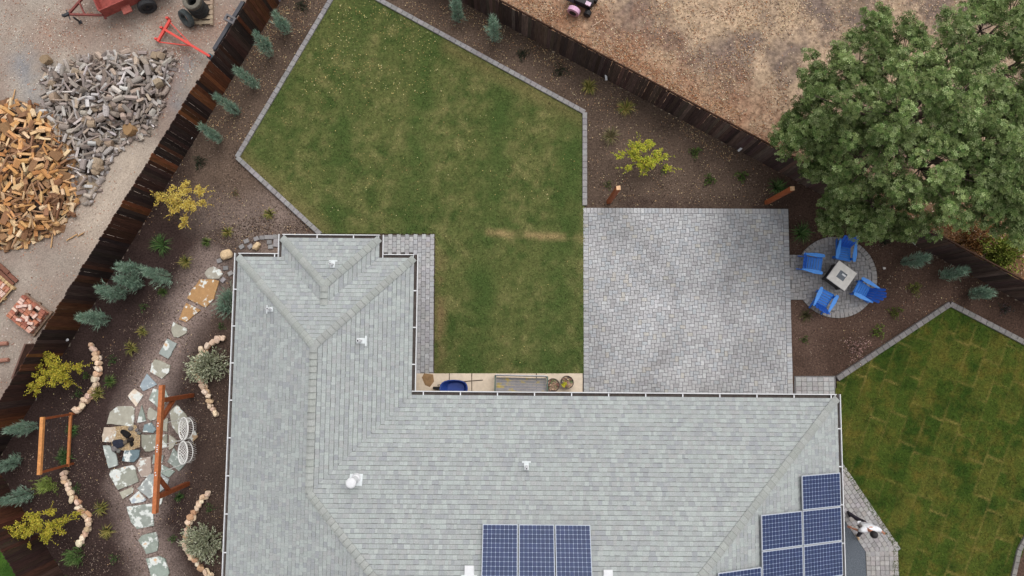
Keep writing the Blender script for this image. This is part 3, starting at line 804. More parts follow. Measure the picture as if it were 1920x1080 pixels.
# ------------------------------------------------------------------ fences
def fence(name, A, B, label, pick_h, cols, side, n_rail=3, skip=lambda px, py: False, w=.135, rail_front=False):
    d = (B-A); L = d.length; dn = d/L; nrm = Vector((-dn.y, dn.x, 0))*side       # nrm points to the garden side
    root = thing(name, label, 'fence', A); n = int(L/w)
    mes = []
    for hgt in (1.0, .985, 1.012):
        mb = MB(); x = w/2-.0012; t_ = .011
        pf = [(-x, 0), (x, 0), (x, pick_h*hgt-.03), (x-.03, pick_h*hgt), (-x+.03, pick_h*hgt), (-x, pick_h*hgt-.03)]
        vs_ = [(a, -t_, z) for a, z in pf]+[(a, t_, z) for a, z in pf]
        mb.add(vs_, [(0, 1, 2, 3, 4, 5), (11, 10, 9, 8, 7, 6)]+[(i, 6+i, 6+(i+1) % 6, (i+1) % 6) for i in range(6)])
        mes.append(mb.build('picket', m_picket, me_only=True))
    ang = math.atan2(dn.y, dn.x); cprev = R.choice(cols)
    for i in range(n):
        p = dn*(i+.5)*w
        px, py = PX(*(A+p)); qx, qy = PX(*(A+p+Vector((0, 0, pick_h))))
        if not (-40 < qx < 1960 and -40 < qy < 1120) and not (-40 < px < 1960 and -40 < py < 1120): continue
        cprev = R.choice(cols) if R.random() < .6 else cprev
        newer = cols is dk and i*w < 3.2
        if newer: cprev = R.choice([C(150, 84, 36), C(120, 66, 32), C(176, 104, 44), C(120, 112, 116)])
        ob = place('picket', R.choice(mes), root, p+nrm*R.uniform(0, .006)-Vector((0, 0, .03)), 0, jit(cprev, .3, .08))
        ob.rotation_euler = (R.uniform(-.008, .008), R.uniform(-.004, .004), ang+R.uniform(-.008, .008))
    rs = 1 if rail_front else -1
    for zz in ([.35, 1.0, 1.6] if n_rail == 3 else [.35, 1.5]):
        mb = MB(); mb.beam(nrm*(.035*rs)+Vector((0, 0, zz)), d+nrm*(.035*rs)+Vector((0, 0, zz)), .04, .09); mb.build('rail', m_picket, root, color=C(70, 48, 36))
    k = 0.0
    while k < L:
        px, py = PX(*(A+dn*k))
        if -80 < px < 2000 and -80 < py < 1150:
            mb = MB(); mb.box(dn*k+nrm*(.10*rs)+Vector((0, 0, .76)), (.09, .09, 1.52), Matrix.Rotation(ang, 3, 'Z')); mb.build('post', m_picket, root, color=C(92, 64, 46))
        k += 2.4
    return root
dk = [C(62, 43, 37), C(52, 40, 37), C(74, 48, 36), C(92, 57, 38), C(48, 37, 35), C(66, 51, 46), C(112, 68, 42)]
fence('wooden_fence', LF_A, LF_B, 'dark stained picket fence between the wood pile yard and the garden', 1.83, dk, 1)
fence('wooden_fence', LF_B, BL_B, 'short dark picket fence run at the bottom corner by green grass', 1.83, [C(64, 40, 32), C(84, 50, 36), C(52, 36, 32), C(70, 52, 44)], 1)
fence('wooden_fence', LF_A+(RF_B-LF_A).normalized()*.1, RF_B, 'weathered brown picket fence along the dry field', 1.6, [C(84, 67, 62), C(76, 60, 56), C(92, 73, 66), C(68, 53, 50), C(98, 81, 74)], -1)

# ------------------------------------------------------------------ flagstone garden
def px4(pts, oy): return [(x/4, oy+y/4) for x, y in pts]
FL = [px4(p, 500) for p in (
 [(1530, 50), (1570, 5), (1600, 0), (1650, 20), (1668, 55), (1640, 90), (1560, 85)],
 [(1500, 97), (1600, 97), (1635, 110), (1600, 240), (1545, 305), (1405, 235), (1430, 190)],
 [(1395, 275), (1500, 325), (1395, 415), (1340, 395)],
 [(1300, 420), (1400, 465), (1395, 495), (1340, 532), (1300, 525), (1282, 465)],
 [(1250, 545), (1322, 578), (1262, 692), (1195, 650)],
 [(1165, 695), (1275, 740), (1265, 790), (1215, 840), (1125, 785), (1140, 730)],
 [(1100, 805), (1170, 885), (1070, 932), (1045, 895)],
 [(1005, 915), (1068, 965), (1022, 1048), (955, 972)])]
FL += [px4(p, 690) for p in (
 [(1150, 160), (1240, 170), (1260, 230), (1200, 310), (1120, 235)],
 [(880, 290), (985, 290), (1005, 310), (995, 440), (805, 415), (825, 330)],
 [(1060, 280), (1092, 400), (1025, 412)],
 [(1120, 295), (1175, 330), (1170, 380), (1130, 398), (1103, 380), (1105, 320)],
 [(1320, 278), (1365, 320), (1420, 400), (1330, 490), (1290, 440), (1270, 330)],
 [(1228, 382), (1258, 380), (1252, 472), (1222, 470)],
 [(1080, 425), (1130, 412), (1165, 460), (1150, 485), (1075, 482)],
 [(780, 450), (860, 445), (870, 480), (850, 550), (765, 555), (768, 510)],
 [(1060, 503), (1250, 503), (1250, 590), (1120, 625), (1090, 625), (1060, 585)],
 [(1270, 500), (1320, 545), (1300, 600), (1265, 618)],
 [(770, 585), (820, 585), (870, 650), (882, 730), (812, 745)],
 [(935, 618), (1048, 618), (1042, 665), (1000, 705), (915, 695)],
 [(1050, 680), (1125, 670), (1133, 780), (1110, 815), (1060, 815), (1020, 725)],
 [(830, 770), (990, 730), (1010, 750), (1032, 855), (880, 912), (820, 800)],
 [(1145, 650), (1222, 660), (1215, 710), (1145, 715)],
 [(1300, 602), (1330, 640), (1400, 710), (1345, 770), (1258, 705)],
 [(1215, 725), (1305, 775), (1270, 822), (1210, 790)],
 [(1120, 800), (1200, 790), (1265, 840), (1250, 890), (1120, 978), (1032, 905)],
 [(900, 930), (990, 895), (1000, 920), (990, 940), (920, 982)],
 [(1040, 925), (1090, 990), (1070, 1005), (990, 1020), (972, 985)],
 [(1420, 520), (1460, 470), (1480, 520), (1440, 555)])]
FL += [px4(p, 840) for p in (
 [(950, 445), (1135, 420), (1150, 580), (1030, 608), (985, 560)],
 [(1065, 655), (1165, 635), (1185, 690), (1180, 770), (1100, 795), (1040, 690)],
 [(1095, 835), (1190, 815), (1235, 835), (1270, 940), (1250, 975), (1140, 975)],
 [(1200, 380), (1225, 372), (1210, 420), (1190, 435)])]
FT = {1: C(178, 138, 96), 2: C(184, 142, 98), 7: C(222, 206, 186), 15: C(196, 178, 158), 16: C(150, 146, 132), 19: C(112, 130, 136), 20: C(176, 158, 146), 21: C(158, 160, 148), 28: C(190, 160, 124), 14: C(136, 152, 156), 6: C(158, 170, 176), 27: C(186, 194, 202)}
FLAB = {0: 'pale angular stepping stone at the top end of the flagstone path', 1: 'large rust brown flagstone near the top of the path', 2: 'rust and cream wedge flagstone below the large brown one', 3: 'small pale stepping stone below the rust wedge stone',
 4: 'white mottled rectangular stepping stone midway along the path', 5: 'cream and rust stepping stone midway along the path', 6: 'blue grey triangular stepping stone above the swing beam', 7: 'plain cream kite shaped stone left of the swing beam top',
 8: 'cream and rust flagstone half hidden behind the top of the swing beam', 9: 'large white blotched flagstone above the fire pit gravel', 10: 'narrow pointed white flagstone right of the large blotched one', 11: 'small hexagonal pale flagstone left of the swing beam',
 12: 'long grey green flagstone under the upper hanging chair', 13: 'thin blue grey flagstone strip right of the swing beam', 14: 'small blue grey flagstone right of the fire pit gravel', 15: 'pinkish flagstone at the left rim of the fire pit',
 16: 'wide grey flagstone with a rusty left end crossing under the beam', 17: 'narrow blue triangular flagstone between beam and hanging chairs', 18: 'tall mottled flagstone below left of the fire pit', 19: 'dark slate blue flagstone directly below the fire pit',
 20: 'pinkish grey flagstone between slate stone and swing beam', 21: 'large olive grey flagstone at the lower left of the terrace', 22: 'small cream flagstone mostly hidden under the beam middle', 23: 'grey green flagstone under the lower hanging chair',
 24: 'small grey flagstone right of the beam below the hanging chairs', 25: 'large cream flagstone crossing under the lower beam', 26: 'small cream rectangular flagstone below the olive one', 27: 'pale blue white kite shaped flagstone above the large stepping stone',
 28: 'small tan flagstone beside the upper hanging chair', 32: 'cream flagstone sliver beside the lower end of the beam',
 29: 'large white mottled stepping stone below the swing beam end', 30: 'cream edged stepping stone second from the path bottom', 31: 'last stepping stone cut by the bottom edge of the photo'}
for i, pts in enumerate(FL):
    q = poly_px(pts, .05); c = Vector((sum(p[0] for p in q)/len(q), sum(p[1] for p in q)/len(q), 0))
    # roughen the outline
    out = []
    for k in range(len(q)):
        a, b = Vector(q[k]), Vector(q[(k+1) % len(q)]); n = max(1, int((b-a).length/.14))
        for j in range(n):
            w = a+(b-a)*(j/n); e = .012 if j else .02
            cc_ = (c.to_2d()-w)
            w = w-cc_*.035
            out.append((w.x+R.uniform(-e, e), w.y+R.uniform(-e, e)))
    mb = MB(); mb.prism(out, -.02, .05+R.uniform(-.008, .012), .008)
    col = FT.get(i, R.choice([C(158, 164, 156), C(166, 172, 168), C(150, 158, 150), C(172, 168, 154)]))
    lab = FLAB[i]
    tag(mb.build('flagstone', m_flag, None, c, color=jit(col, .06, .02)), lab, 'flagstone', 'flagstones of the garden path and terrace')
# pea gravel fire pit
fp = poly_px([(214, 800), (256, 797), (264, 815), (263, 838), (240, 846), (212, 840), (208, 815)])
pea = MB()
for _ in range(1400):
    x = R.uniform(min(p[0] for p in fp), max(p[0] for p in fp)); y = R.uniform(min(p[1] for p in fp), max(p[1] for p in fp))
    if not inside(fp, x, y): continue
    r = R.uniform(.012, .022); a = R.uniform(0, 6); z = .03+R.uniform(0, .02)
    pts = [(x+r*math.cos(a+k*1.571)*(1.3 if k % 2 else .9), y+r*math.sin(a+k*1.571), z) for k in range(4)]
    pea.add(pts+[(x, y, z+r)], [(0, 1, 4), (1, 2, 4), (2, 3, 4), (3, 0, 4)], jit(R.choice([C(206, 180, 140), C(188, 162, 124), C(220, 200, 168), C(170, 150, 126)]), .15, .03))
tag(pea.build('pea_gravel', m_litter, attr=True), 'tan pea gravel filling the fire pit', 'gravel', kind='stuff')
sheet('fire_pit_base', fp, .03, mat('pit_sand', 'plain', C(180, 154, 118), noise_amp=.4, noise_scale=20), kind='structure')
def rock_me(seed, n=1):
    rr = random.Random(seed); import bmesh
    bm = bmesh.new(); bmesh.ops.create_icosphere(bm, subdivisions=2, radius=.5)
    off = Vector((seed*3.1, seed*1.7, 0))
    for v in bm.verts:
        k = 1+.35*noise.noise(v.co*2.2+off); p = v.co*k
        for ax in range(3): p[ax] = max(-.40, min(.40, p[ax]))*1.15
        v.co = p
    me = bpy.data.meshes.new('stone'); bm.to_mesh(me); bm.free(); return me
ROCKS = [rock_me(i) for i in range(9)]
for me in ROCKS: me.materials.append(m_stone)
ROCKF = []
for i in range(3):
    me = rock_me(20+i); me.materials.append(m_flag); ROCKF.append(me)
pit = thing('fire_pit', 'blackened fire pit with charred logs in tan gravel', 'fire pit', P(236, 822))
for (x, y, sx, sy, sz, rz, cc) in ((225, 831, .42, .34, .16, .2, C(44, 48, 62)), (240, 814, .22, .3, .14, .9, C(26, 24, 24)), (247, 824, .26, .18, .16, .3, C(40, 32, 28)), (233, 809, .2, .16, .1, 0, C(24, 22, 22)), (238, 828, .2, .16, .15, .5, C(112, 100, 86)), (249, 832, .12, .2, .1, .3, C(32, 28, 26))):
    p = P(x, y)-pit.location
    place('charred_log' if cc[0] < .05 else 'ash_lump', ROCKS[R.randrange(9)], pit, p+Vector((0, 0, sz*.4+.02)), 0, cc, rot=(R.uniform(-.2, .2), R.uniform(-.2, .2), rz), scale=(sx, sy, sz))
for (x, y, s_) in ((217, 841, .22), (224, 845, .16), (247, 803, .18), (258, 806, .15), (213, 838, .13), (262, 812, .14)):
    p = P(x, y); tag(place('round_rock', ROCKS[R.randrange(9)], None, p+Vector((0, 0, s_*.3)), R.uniform(0, 6), jit(C(120, 116, 112), .15, .03), scale=(s_, s_*.9, s_*.7)), 'grey rock at the rim of the fire pit', 'rock', 'rocks around the fire pit')
# low dry stone edging
def stone_wall(pl, label, h=.26):
    pts = [P(x, y) for x, y in pl]; root = thing('stone_edging', label, 'stone wall', pts[0])
    L = sum((b-a).length for a, b in zip(pts, pts[1:])); s = 0
    def at(s):
        for a, b in zip(pts, pts[1:]):
            l = (b-a).length
            if s <= l: return a+(b-a)*(s/l), math.atan2(b.y-a.y, b.x-a.x)
            s -= l
        return pts[-1], 0
    while s < L:
        ln = R.uniform(.13, .28); p, a = at(min(L, s+ln/2))
        for lay in range(2):
            w = R.uniform(.13, .22); sz = h*.62
            col = jit(R.choice([C(236, 206, 178), C(226, 190, 158), C(242, 220, 194), C(206, 162, 128), C(230, 200, 176), C(238, 210, 180)]), .16, .04)
            sd_ = Vector((-math.sin(a), math.cos(a), 0))*R.uniform(-.06, .06)
            place('stone', R.choice(ROCKS), root, p-pts[0]+sd_+Vector((0, 0, sz*.4+lay*sz*.72)), 0, col, rot=(R.uniform(-.5, .5), R.uniform(-.4, .4), a+R.uniform(-1.0, 1.0)), scale=(ln*R.uniform(.95, 1.2), w*R.uniform(.9, 1.25), sz*R.uniform(.8, 1.15)))
        s += ln*.88
stone_wall([(172, 644), (184, 666), (188, 690), (184, 714), (172, 745), (148, 768)], 'curved tan stone edging above the wooden frame')
stone_wall([(125, 882), (128, 905), (140, 930), (160, 958), (172, 975), (168, 995), (150, 1018)], 'curved tan stone edging below the wooden frame')
stone_wall([(424, 630), (400, 640), (380, 660), (368, 690), (378, 715), (390, 740), (404, 775)], 'tan stone edging by the eave above the swing frame', .22)
stone_wall([(394, 920), (375, 945), (360, 970), (352, 990), (350, 1010), (358, 1040), (396, 1080)], 'tan stone edging by the eave below the swing frame', .22)
# loose cobbles and boulders at the house corner
cm = paver_me(.19, .165, .12, .012).build('cobble', m_paver, me_only=True)
for (x, y, a) in ((210, 250, .5), (275, 248, .6), (245, 208, .3), (320, 190, .4), (362, 182, .1), (400, 178, 0), (432, 178, 0), (418, 215, 0), (428, 250, 0), (42, 355, .4), (90, 410, .2), (125, 450, .5), (70, 500, .9), (465, 175, 0), (468, 205, 0), (466, 235, 0)):
    p = P(400+x/4, 400+y/4, .06); tag(place('cobble', cm, None, p, a+R.uniform(-.1, .1), jit(C(146, 142, 142), .15, .02)), 'loose grey cobble by the house corner near the path', 'cobble', 'loose cobbles at the house corner')
for (x, y, sx, sy, a, lab) in ((427, 478, .46, .36, .3, 'tan boulder beside the top left house corner'), (483, 462, .34, .22, 1.0, 'small cream boulder among the loose cobbles'), (403, 537, .3, .3, .5, 'rusty boulder beside the top stepping stone')):
    if sx == .3: continue
    tag(place('boulder', ROCKS[3 if sx > .4 else 5], None, P(x, y)+Vector((0, 0, .1)), a, C(218, 190, 152), scale=(sx, sy, .26)), lab, 'boulder')

# swing frame
CED, CEDD = C(182, 108, 66), C(142, 76, 42)
ZB = 2.2
b0, b1 = P(304, 722, ZB), P(291, 962, ZB); bd = (b1-b0).normalized()
sw = thing('swing_frame', 'reddish cedar swing frame with one long beam and two posts', 'swing frame', P(363, 740))
so = sw.location
mb = MB(); mb.beam(b0, b1, .125, .19); mb.build('beam', m_cedar, sw, so, color=CED)
for (bx_, by_, tx, ty, s) in ((363, 740, 309, 751, 1), (356, 906, 299, 933, -1)):
    t_ = P(tx, ty, ZB); base = Vector((P(bx_, by_).x, P(bx_, by_).y, 0))
    k = (t_-b0).dot(bd); t_ = b0+bd*k
    base = Vector((t_.x, t_.y, -.05))
    mb = MB(); mb.beam(base, t_-Vector((0, 0, .1)), .14, .14, Vector((0, 1, 0))); mb.build('post', m_cedar, sw, so, color=CEDD)
    mb = MB(); mb.beam(t_+bd*(.62*s)-Vector((0, 0, .1)), t_-Vector((0, 0, .82))+bd*.05*s, .09, .13, Vector((1, 0, 0))); mb.build('knee_brace', m_cedar, sw, so, color=CEDD)
for y in (793, 798, 834, 838, 842, 846, 885, 890):
    k = (P(298, y, ZB)-b0).dot(bd); p = b0+bd*k+Vector((R.uniform(-.02, .02), 0, .1))
    mb = MB(); mb.lathe([(.022, 0), (.022, .012), (.001, .016)], p, 8); mb.build('bolt', m_white, sw, so)
def hang_chair(px, py, label, ys):
    c = P(px, py, .75); t = thing('hanging_chair', label, 'hanging chair', Vector((c.x, c.y, .2)), group='white macrame hanging chairs'); o = t.location
    # back hoop leaning, seat hoop below
    def hoop(cen, r, n, tilt, thick, name, ry=1.0):
        M = Matrix.Rotation(tilt, 3, 'Y'); pts = [cen+M @ Vector((r*math.cos(a)*ry, r*math.sin(a), 0)) for a in [2*math.pi*i/36 for i in range(36)]]
        mb = MB(); mb.path(pts, thick, 6, closed=True); ob = mb.build(name, m_rope, t, o, smooth=True); return pts, M, ob
    pts, M, ob = hoop(c, .39, 36, -.50, .026, 'hoop', .64)
    net = MB()
    for i in range(-6, 7):
        for s in (-1, 1):
            # diagonal cords inside the hoop
            q = []
            for k in range(-10, 11):
                u = k*.045; v = i*.1+s*u*1.0
                if (u/.245)**2+(v/.38)**2 < 1: q.append(c+M @ Vector((u, v, -.10*(1-(u/.245)**2-(v/.38)**2))))
            if len(q) > 1: net.path(q, .010, 4)
    net.build('netting', m_rope, ob, o)
    c2 = c+Vector((.07, 0, -.14)); pts2, M2, ob2 = hoop(c2, .36, 36, -.2, .016, 'seat_hoop', .66)
    fr = MB()
    for i in range(36):
        a = 2*math.pi*i/36
        if math.cos(a) > -.1:
            p = pts2[i]; fr.tube(p, p+Vector((.05*math.cos(a)+R.uniform(-.02, .03), .05*math.sin(a), -R.uniform(.12, .2))), .007, .004, 4)
        fr.tube(pts[i], pts2[i], .006, .006, 4, False)
    fr.build('fringe', m_rope, ob2, o)
    rp = MB()
    for yy, idx in zip(ys, (8, 28)):
        k = (P(298, yy, ZB)-b0).dot(bd); top = b0+bd*k-Vector((0, 0, .1))
        rp.tube(top, pts[idx-1], .009, .009, 5); rp.tube(top, pts2[idx+1], .009, .009, 5)
    rp.build('rope', m_rope, t, o)
hang_chair(344, 804, 'upper white macrame hanging chair under the swing beam', (795, 836))
hang_chair(343, 849, 'lower white macrame hanging chair under the swing beam', (842, 888))
# trellis frame by the left fence
ZT = 1.75
tr = thing('trellis_frame', 'rectangular cedar frame standing between the two stone edgings', 'trellis', P(133, 778)); o = tr.location
t0, t1 = P(80, 782, ZT), P(74, 890, ZT)
g0, g1 = Vector((t0.x, t0.y, 0)), Vector((t1.x, t1.y, 0))
mb = MB(); mb.beam(t0, t1, .11, .11); mb.build('top_rail', m_cedar, tr, o, color=C(208, 142, 84))
mb = MB(); mb.beam(g0+Vector((0, .0, .28)), g1+Vector((0, 0, .28)), .075, .075); mb.build('bottom_rail', m_cedar, tr, o, color=C(188, 118, 70))
d_ = (t1-t0).normalized()
for q in (t0+d_*.06, t1-d_*.06):
    mb = MB(); mb.beam(Vector((q.x, q.y, -.05)), q-Vector((0, 0, .056)), .07, .07, Vector((0, 1, 0))); mb.build('post', m_cedar, tr, o, color=C(140, 74, 40))
mb = MB()
for k in range(1, 7):
    zz = .3+k*.2; mb.tube(Vector((t0.x, t0.y, zz)), Vector((t1.x, t1.y, zz)), .002, .002, 4)
mb.build('wire', m_iron, tr, o)
# string light posts at the patio edge
for (bx_, by_, tx, ty, lab) in ((1141, 379, 1158, 350, 'square cedar post at the top left patio edge'), (1437, 380, 1487, 351, 'square cedar post at the top right patio corner')):
    b = P(bx_, by_); t = thing('wooden_post', lab, 'post', b, .05, group='cedar posts beside the patio')
    mb = MB(); mb.box((0, 0, 1.17), (.14, .14, 2.36)); mb.build('shaft', m_cedar, t, color=C(150, 80, 44))
    mb = MB(); mb.box((0, 0, 2.36), (.142, .142, .02)); mb.build('end_grain', m_cedar, t, color=C(226, 182, 140))

# ------------------------------------------------------------------ fire table and chairs
TC = P(1578, 517, .64); TC.z = ZP
T_ROT = math.radians(-37)
ft = thing('fire_table', 'square fire table with pale top and dark base', 'fire table', TC, T_ROT)
mb = MB(); mb.box((0, 0, .26), (.62, .62, .5), taper=1.0); 
for sx in (-1, 1):
    for sy in (-1, 1): mb.box((sx*.3, sy*.3, .27), (.07, .07, .54))
mb.build('base', m_plain, ft, color=C(62, 60, 60))
for nm, c_, sz_ in (('top_slab', (0, -.27, .58), (.78, .24, .05)), ('top_slab', (0, .27, .58), (.78, .24, .05)), ('top_slab', (-.27, 0, .58), (.24, .298, .05)), ('top_slab', (.27, 0, .58), (.24, .298, .05))):
    mb = MB(); mb.box(c_, sz_); mb.build(nm, m_plain, ft, color=C(226, 221, 214))
mb = MB(); mb.box((0, 0, .57), (.298, .298, .05)); br = mb.build('burner_lid', m_plain, ft, color=C(112, 118, 126))
mb = MB(); mb.box((.05, .06, .598), (.15, .06, .006)); mb.build('paper_tag', m_plain, br, color=C(240, 240, 242))
mb = MB(); mb.box((0, 0, .548), (.80, .80, .016)); mb.build('rim', m_plain, ft, color=C(70, 70, 72))

def adirondack():
    t = thing('adirondack_chair', '', 'chair', (0, 0, 0), group='blue adirondack chairs around the fire table')
    B1, B2 = C(58, 134, 228), C(44, 112, 210)
    def part(n, mb, c): return mb.build(n, m_blue, t, color=c)
    for i in range(6):                       # seat slats across y, sloping back
        k = i/5; x = .34-k*.50; z = .37-k*.11
        mb = MB(); mb.box((x, 0, z), (.085, .52, .02), Matrix.Rotation(-.22, 3, 'Y')); part('seat_slat', mb, jit(B1, .05, .01))
    mb = MB(); mb.box((.39, 0, .35), (.05, .56, .08), Matrix.Rotation(.5, 3, 'Y')); part('front_apron', mb, B1)
    for i in range(5):                       # fanned back
        k = i-2; y0, y1 = k*.098, k*.135
        hgt = .95-.05*abs(k)-(.04 if abs(k) == 2 else 0)
        p0 = Vector((-.17, y0, .26)); p1 = Vector((-.17-.40*(hgt-.26)/.7, y1, hgt))
        mb = MB(); d = p1-p0; n_ = Vector((1, 0, .57)).normalized(); s_ = Vector((0, 1, 0))
        w0, w1 = .044, .058
        mb.hexa([p0-s_*w0-n_*.01, p0+s_*w0-n_*.01, p0+s_*w0+n_*.01, p0-s_*w0+n_*.01], [p1-s_*w1-n_*.01, p1+s_*w1-n_*.01, p1+s_*w1+n_*.01, p1-s_*w1+n_*.01])
        top = p1+d.normalized()*.045
        mb.hexa([p1-s_*w1-n_*.01, p1+s_*w1-n_*.01, p1+s_*w1+n_*.01, p1-s_*w1+n_*.01], [top-s_*w1*.6-n_*.01, top+s_*w1*.6-n_*.01, top+s_*w1*.6+n_*.01, top-s_*w1*.6+n_*.01])
        part('back_slat', mb, jit(C(36, 94, 196), .05, .01))
    for s in (-1, 1):
        mb = MB(); ol = [(.42, .03), (.44, .10), (.40, .15), (.10, .16), (-.22, .11), (-.42, .08), (-.42, .02), (-.1, .0), (.2, -.01)]
        q = [(x, s*(.27+y)) for x, y in ol]; q = ccw(q); mb.prism(q, .53, .552, .004); part('armrest', mb, C(78, 152, 238))
        mb = MB(); mb.box((.32, s*.30, .265), (.10, .024, .53)); part('front_leg', mb, B2)
        mb = MB(); mb.beam((.40, s*.272, .32), (-.47, s*.272, .05), .024, .12); part('rear_leg', mb, B2)
        mb = MB(); mb.box((-.33, s*.30, .42), (.07, .03, .22)); part('arm_bracket', mb, B2)
    mb = MB(); mb.box((-.36, 0, .50), (.05, .62, .05)); part('back_brace', mb, B2)
    return t
proto = adirondack()
for i, (x, y, a, lab) in enumerate(((1521, 494, None, 'blue slatted chair between the patio and the fire table, seat facing the table'), (1583, 470, None, 'blue slatted chair under the overhanging tree branches'), (1543, 563, None, 'blue slatted chair at the bottom of the fire terrace'), (1620, 545, None, 'blue slatted chair with its fanned back out over the soil'))):
    t = proto if i == 0 else copy_tree(proto)
    p = P(x-8, y+2); f = TC-p
    t.scale = (.88,)*3; t.location = (p.x, p.y, ZP); t.rotation_euler = (0, 0, math.atan2(f.y, f.x)+(.3, .1, .08, .0)[i]); t['label'] = lab

# ------------------------------------------------------------------ things on the concrete strip
p = P(852, 728, .4); wbw = thing('wheelbarrow', 'blue wheelbarrow half under the eave', 'wheelbarrow', Vector((p.x, p.y, .075)))
def ring(cx, rx, ry, z, n=20, pw=2.6):
    r = []
    for i in range(n):
        a = 2*math.pi*i/n; ca, sa = math.cos(a), math.sin(a)
        r.append((cx+rx*abs(ca)**(2/pw)*(1 if ca > 0 else -1), ry*abs(sa)**(2/pw)*(1 if sa > 0 else -1), z))
    return r
mb = MB(); r0, r1, r2, r3 = ring(0, .5, .32, .62), ring(.0, .46, .29, .615), ring(.05, .30, .20, .34), ring(.05, .33, .23, .33)
n = 20; mb.add(r3+r0+r1+r2, [(k*n+i, k*n+(i+1) % n, (k+1)*n+(i+1) % n, (k+1)*n+i) for k in range(3) for i in range(n)]+[tuple(range(3*n, 4*n))])
mb.build('tub', m_blue, wbw, color=C(38, 66, 140), smooth=False)
for s in (-1, 1):
    mb = MB(); mb.tube((-.62, s*.1, .2), (.35, s*.24, .32), .018); mb.tube((.35, s*.24, .32), (1.02, s*.30, .52), .018); mb.build('handle', m_plain, wbw, color=C(88, 76, 66))
    mb = MB(); mb.tube((.33, s*.23, .32), (.42, s*.23, .0), .016); mb.build('leg', m_iron, wbw)
mb = MB(); mb.lathe([(.06, -.04), (.17, -.045), (.19, -.02), (.19, .02), (.17, .045), (.06, .04), (.06, -.04)], (-.60, 0, .19), 16, M=Matrix.Rotation(math.pi/2, 3, 'X')); mb.build('wheel', m_rubber, wbw, color=C(40, 40, 40))
p = P(977, 722, .4); be = thing('garden_bench', 'grey slatted bench with worn yellow and teal paint under the eave', 'bench', Vector((p.x, p.y, .075)), math.radians(-1.2))
GRY = C(150, 148, 150)
for i in range(6):
    mb = MB(); mb.box((0, .22-i*.095, .42+.008*i), (1.78, .085, .025)); mb.build('seat_slat', mat('bench_paint', 'obj', noise_amp=.18, noise_scale=9, rough=.8, stops=(1.7, [(.55, .62, C(206, 180, 70), .75), (.70, .76, C(84, 150, 140), .8)])), be, color=jit(GRY, .05, .01))
for i in range(3):
    mb = MB(); mb.box((0, .33+.02*i, .52+i*.11), (1.80, .025, .09)); mb.build('back_slat', m_plain, be, color=C(204, 202, 204) if i == 2 else GRY)
for s in (-1, 1):
    mb = MB(); mb.beam((s*.92, -.34, .62), (s*.92, .34, .64), .05, .03); mb.build('armrest', m_plain, be, color=C(96, 112, 104))
    for y in (-.3, .3):
        mb = MB(); mb.box((s*.92, y, .31), (.05, .05, .62)); mb.build('leg', m_plain, be, color=C(110, 112, 110))
mb = MB(); mb.beam((-1.15, -.40, .44), (.92, -.40, .44), .05, .06); mb.build('front_rail', m_plain, be, color=C(120, 122, 124))
def leaf_poly(mb, base, d, l, w, up, col, fold=.15):
    d = d.normalized(); s = d.cross(up)
    if s.length < 1e-4: s = Vector((1, 0, 0))
    s = s.normalized(); n_ = s.cross(d)
    mb.add([base, base+d*l*.5+s*w+n_*l*fold*.3, base+d*l, base+d*l*.5-s*w+n_*l*fold*.3], [(0, 1, 2, 3)], col)
def rvec(zmin=-1, zmax=1):
    z = R.uniform(zmin, zmax); a = R.uniform(0, 6.283); r = math.sqrt(max(0, 1-z*z)); return Vector((r*math.cos(a), r*math.sin(a), z))
for (x, y, kind, lab) in ((1037, 722, 0, 'round planter of brown succulents next to the bench'), (1063, 717, 1, 'round planter of tan and yellow succulents at the slab end')):
    p = P(x, y, .35); t = thing('planter', lab, 'planter', Vector((p.x, p.y, .075)), group='round planters on the concrete strip')
    mb = MB(); mb.lathe([(.16, 0), (.235, .28), (.245, .3), (.225, .3), (.20, .24), (.001, .24)], (0, 0, 0), 20); mb.build('pot', m_plain, t, color=C(96, 84, 78))
    mb = MB()
    for _ in range(42):
        a = R.uniform(0, 6.28); r = .2*math.sqrt(R.random()); c_ = Vector((r*math.cos(a), r*math.sin(a), .25))
        yel = kind and c_.x < -.02 and c_.y < .04
        cl = (R.choice([C(206, 196, 60), C(178, 176, 60)]) if yel else R.choice([C(190, 160, 140), C(150, 112, 98), C(120, 128, 92), C(206, 178, 150)]))
        for k in range(7):
            aa = k*.9+R.uniform(0, .4); leaf_poly(mb, c_, Vector((math.cos(aa), math.sin(aa), R.uniform(.3, 1.0))), R.uniform(.05, .085), .018, Vector((0, 0, 1)), jit(cl, .2, .05))
    mb.build('succulent', m_leaf, t, attr=True)
st = MB(); q = poly_px([(795, 700), (812, 702), (814, 715), (806, 726), (797, 722), (791, 708)], .079)
st.add([(x, y, .0785) for x, y in q], [tuple(range(len(q)))])
tag(st.build('water_stain', mat('stain', 'plain', C(150, 118, 82), noise_amp=.25, noise_scale=8, rough=.7)), kind='structure')

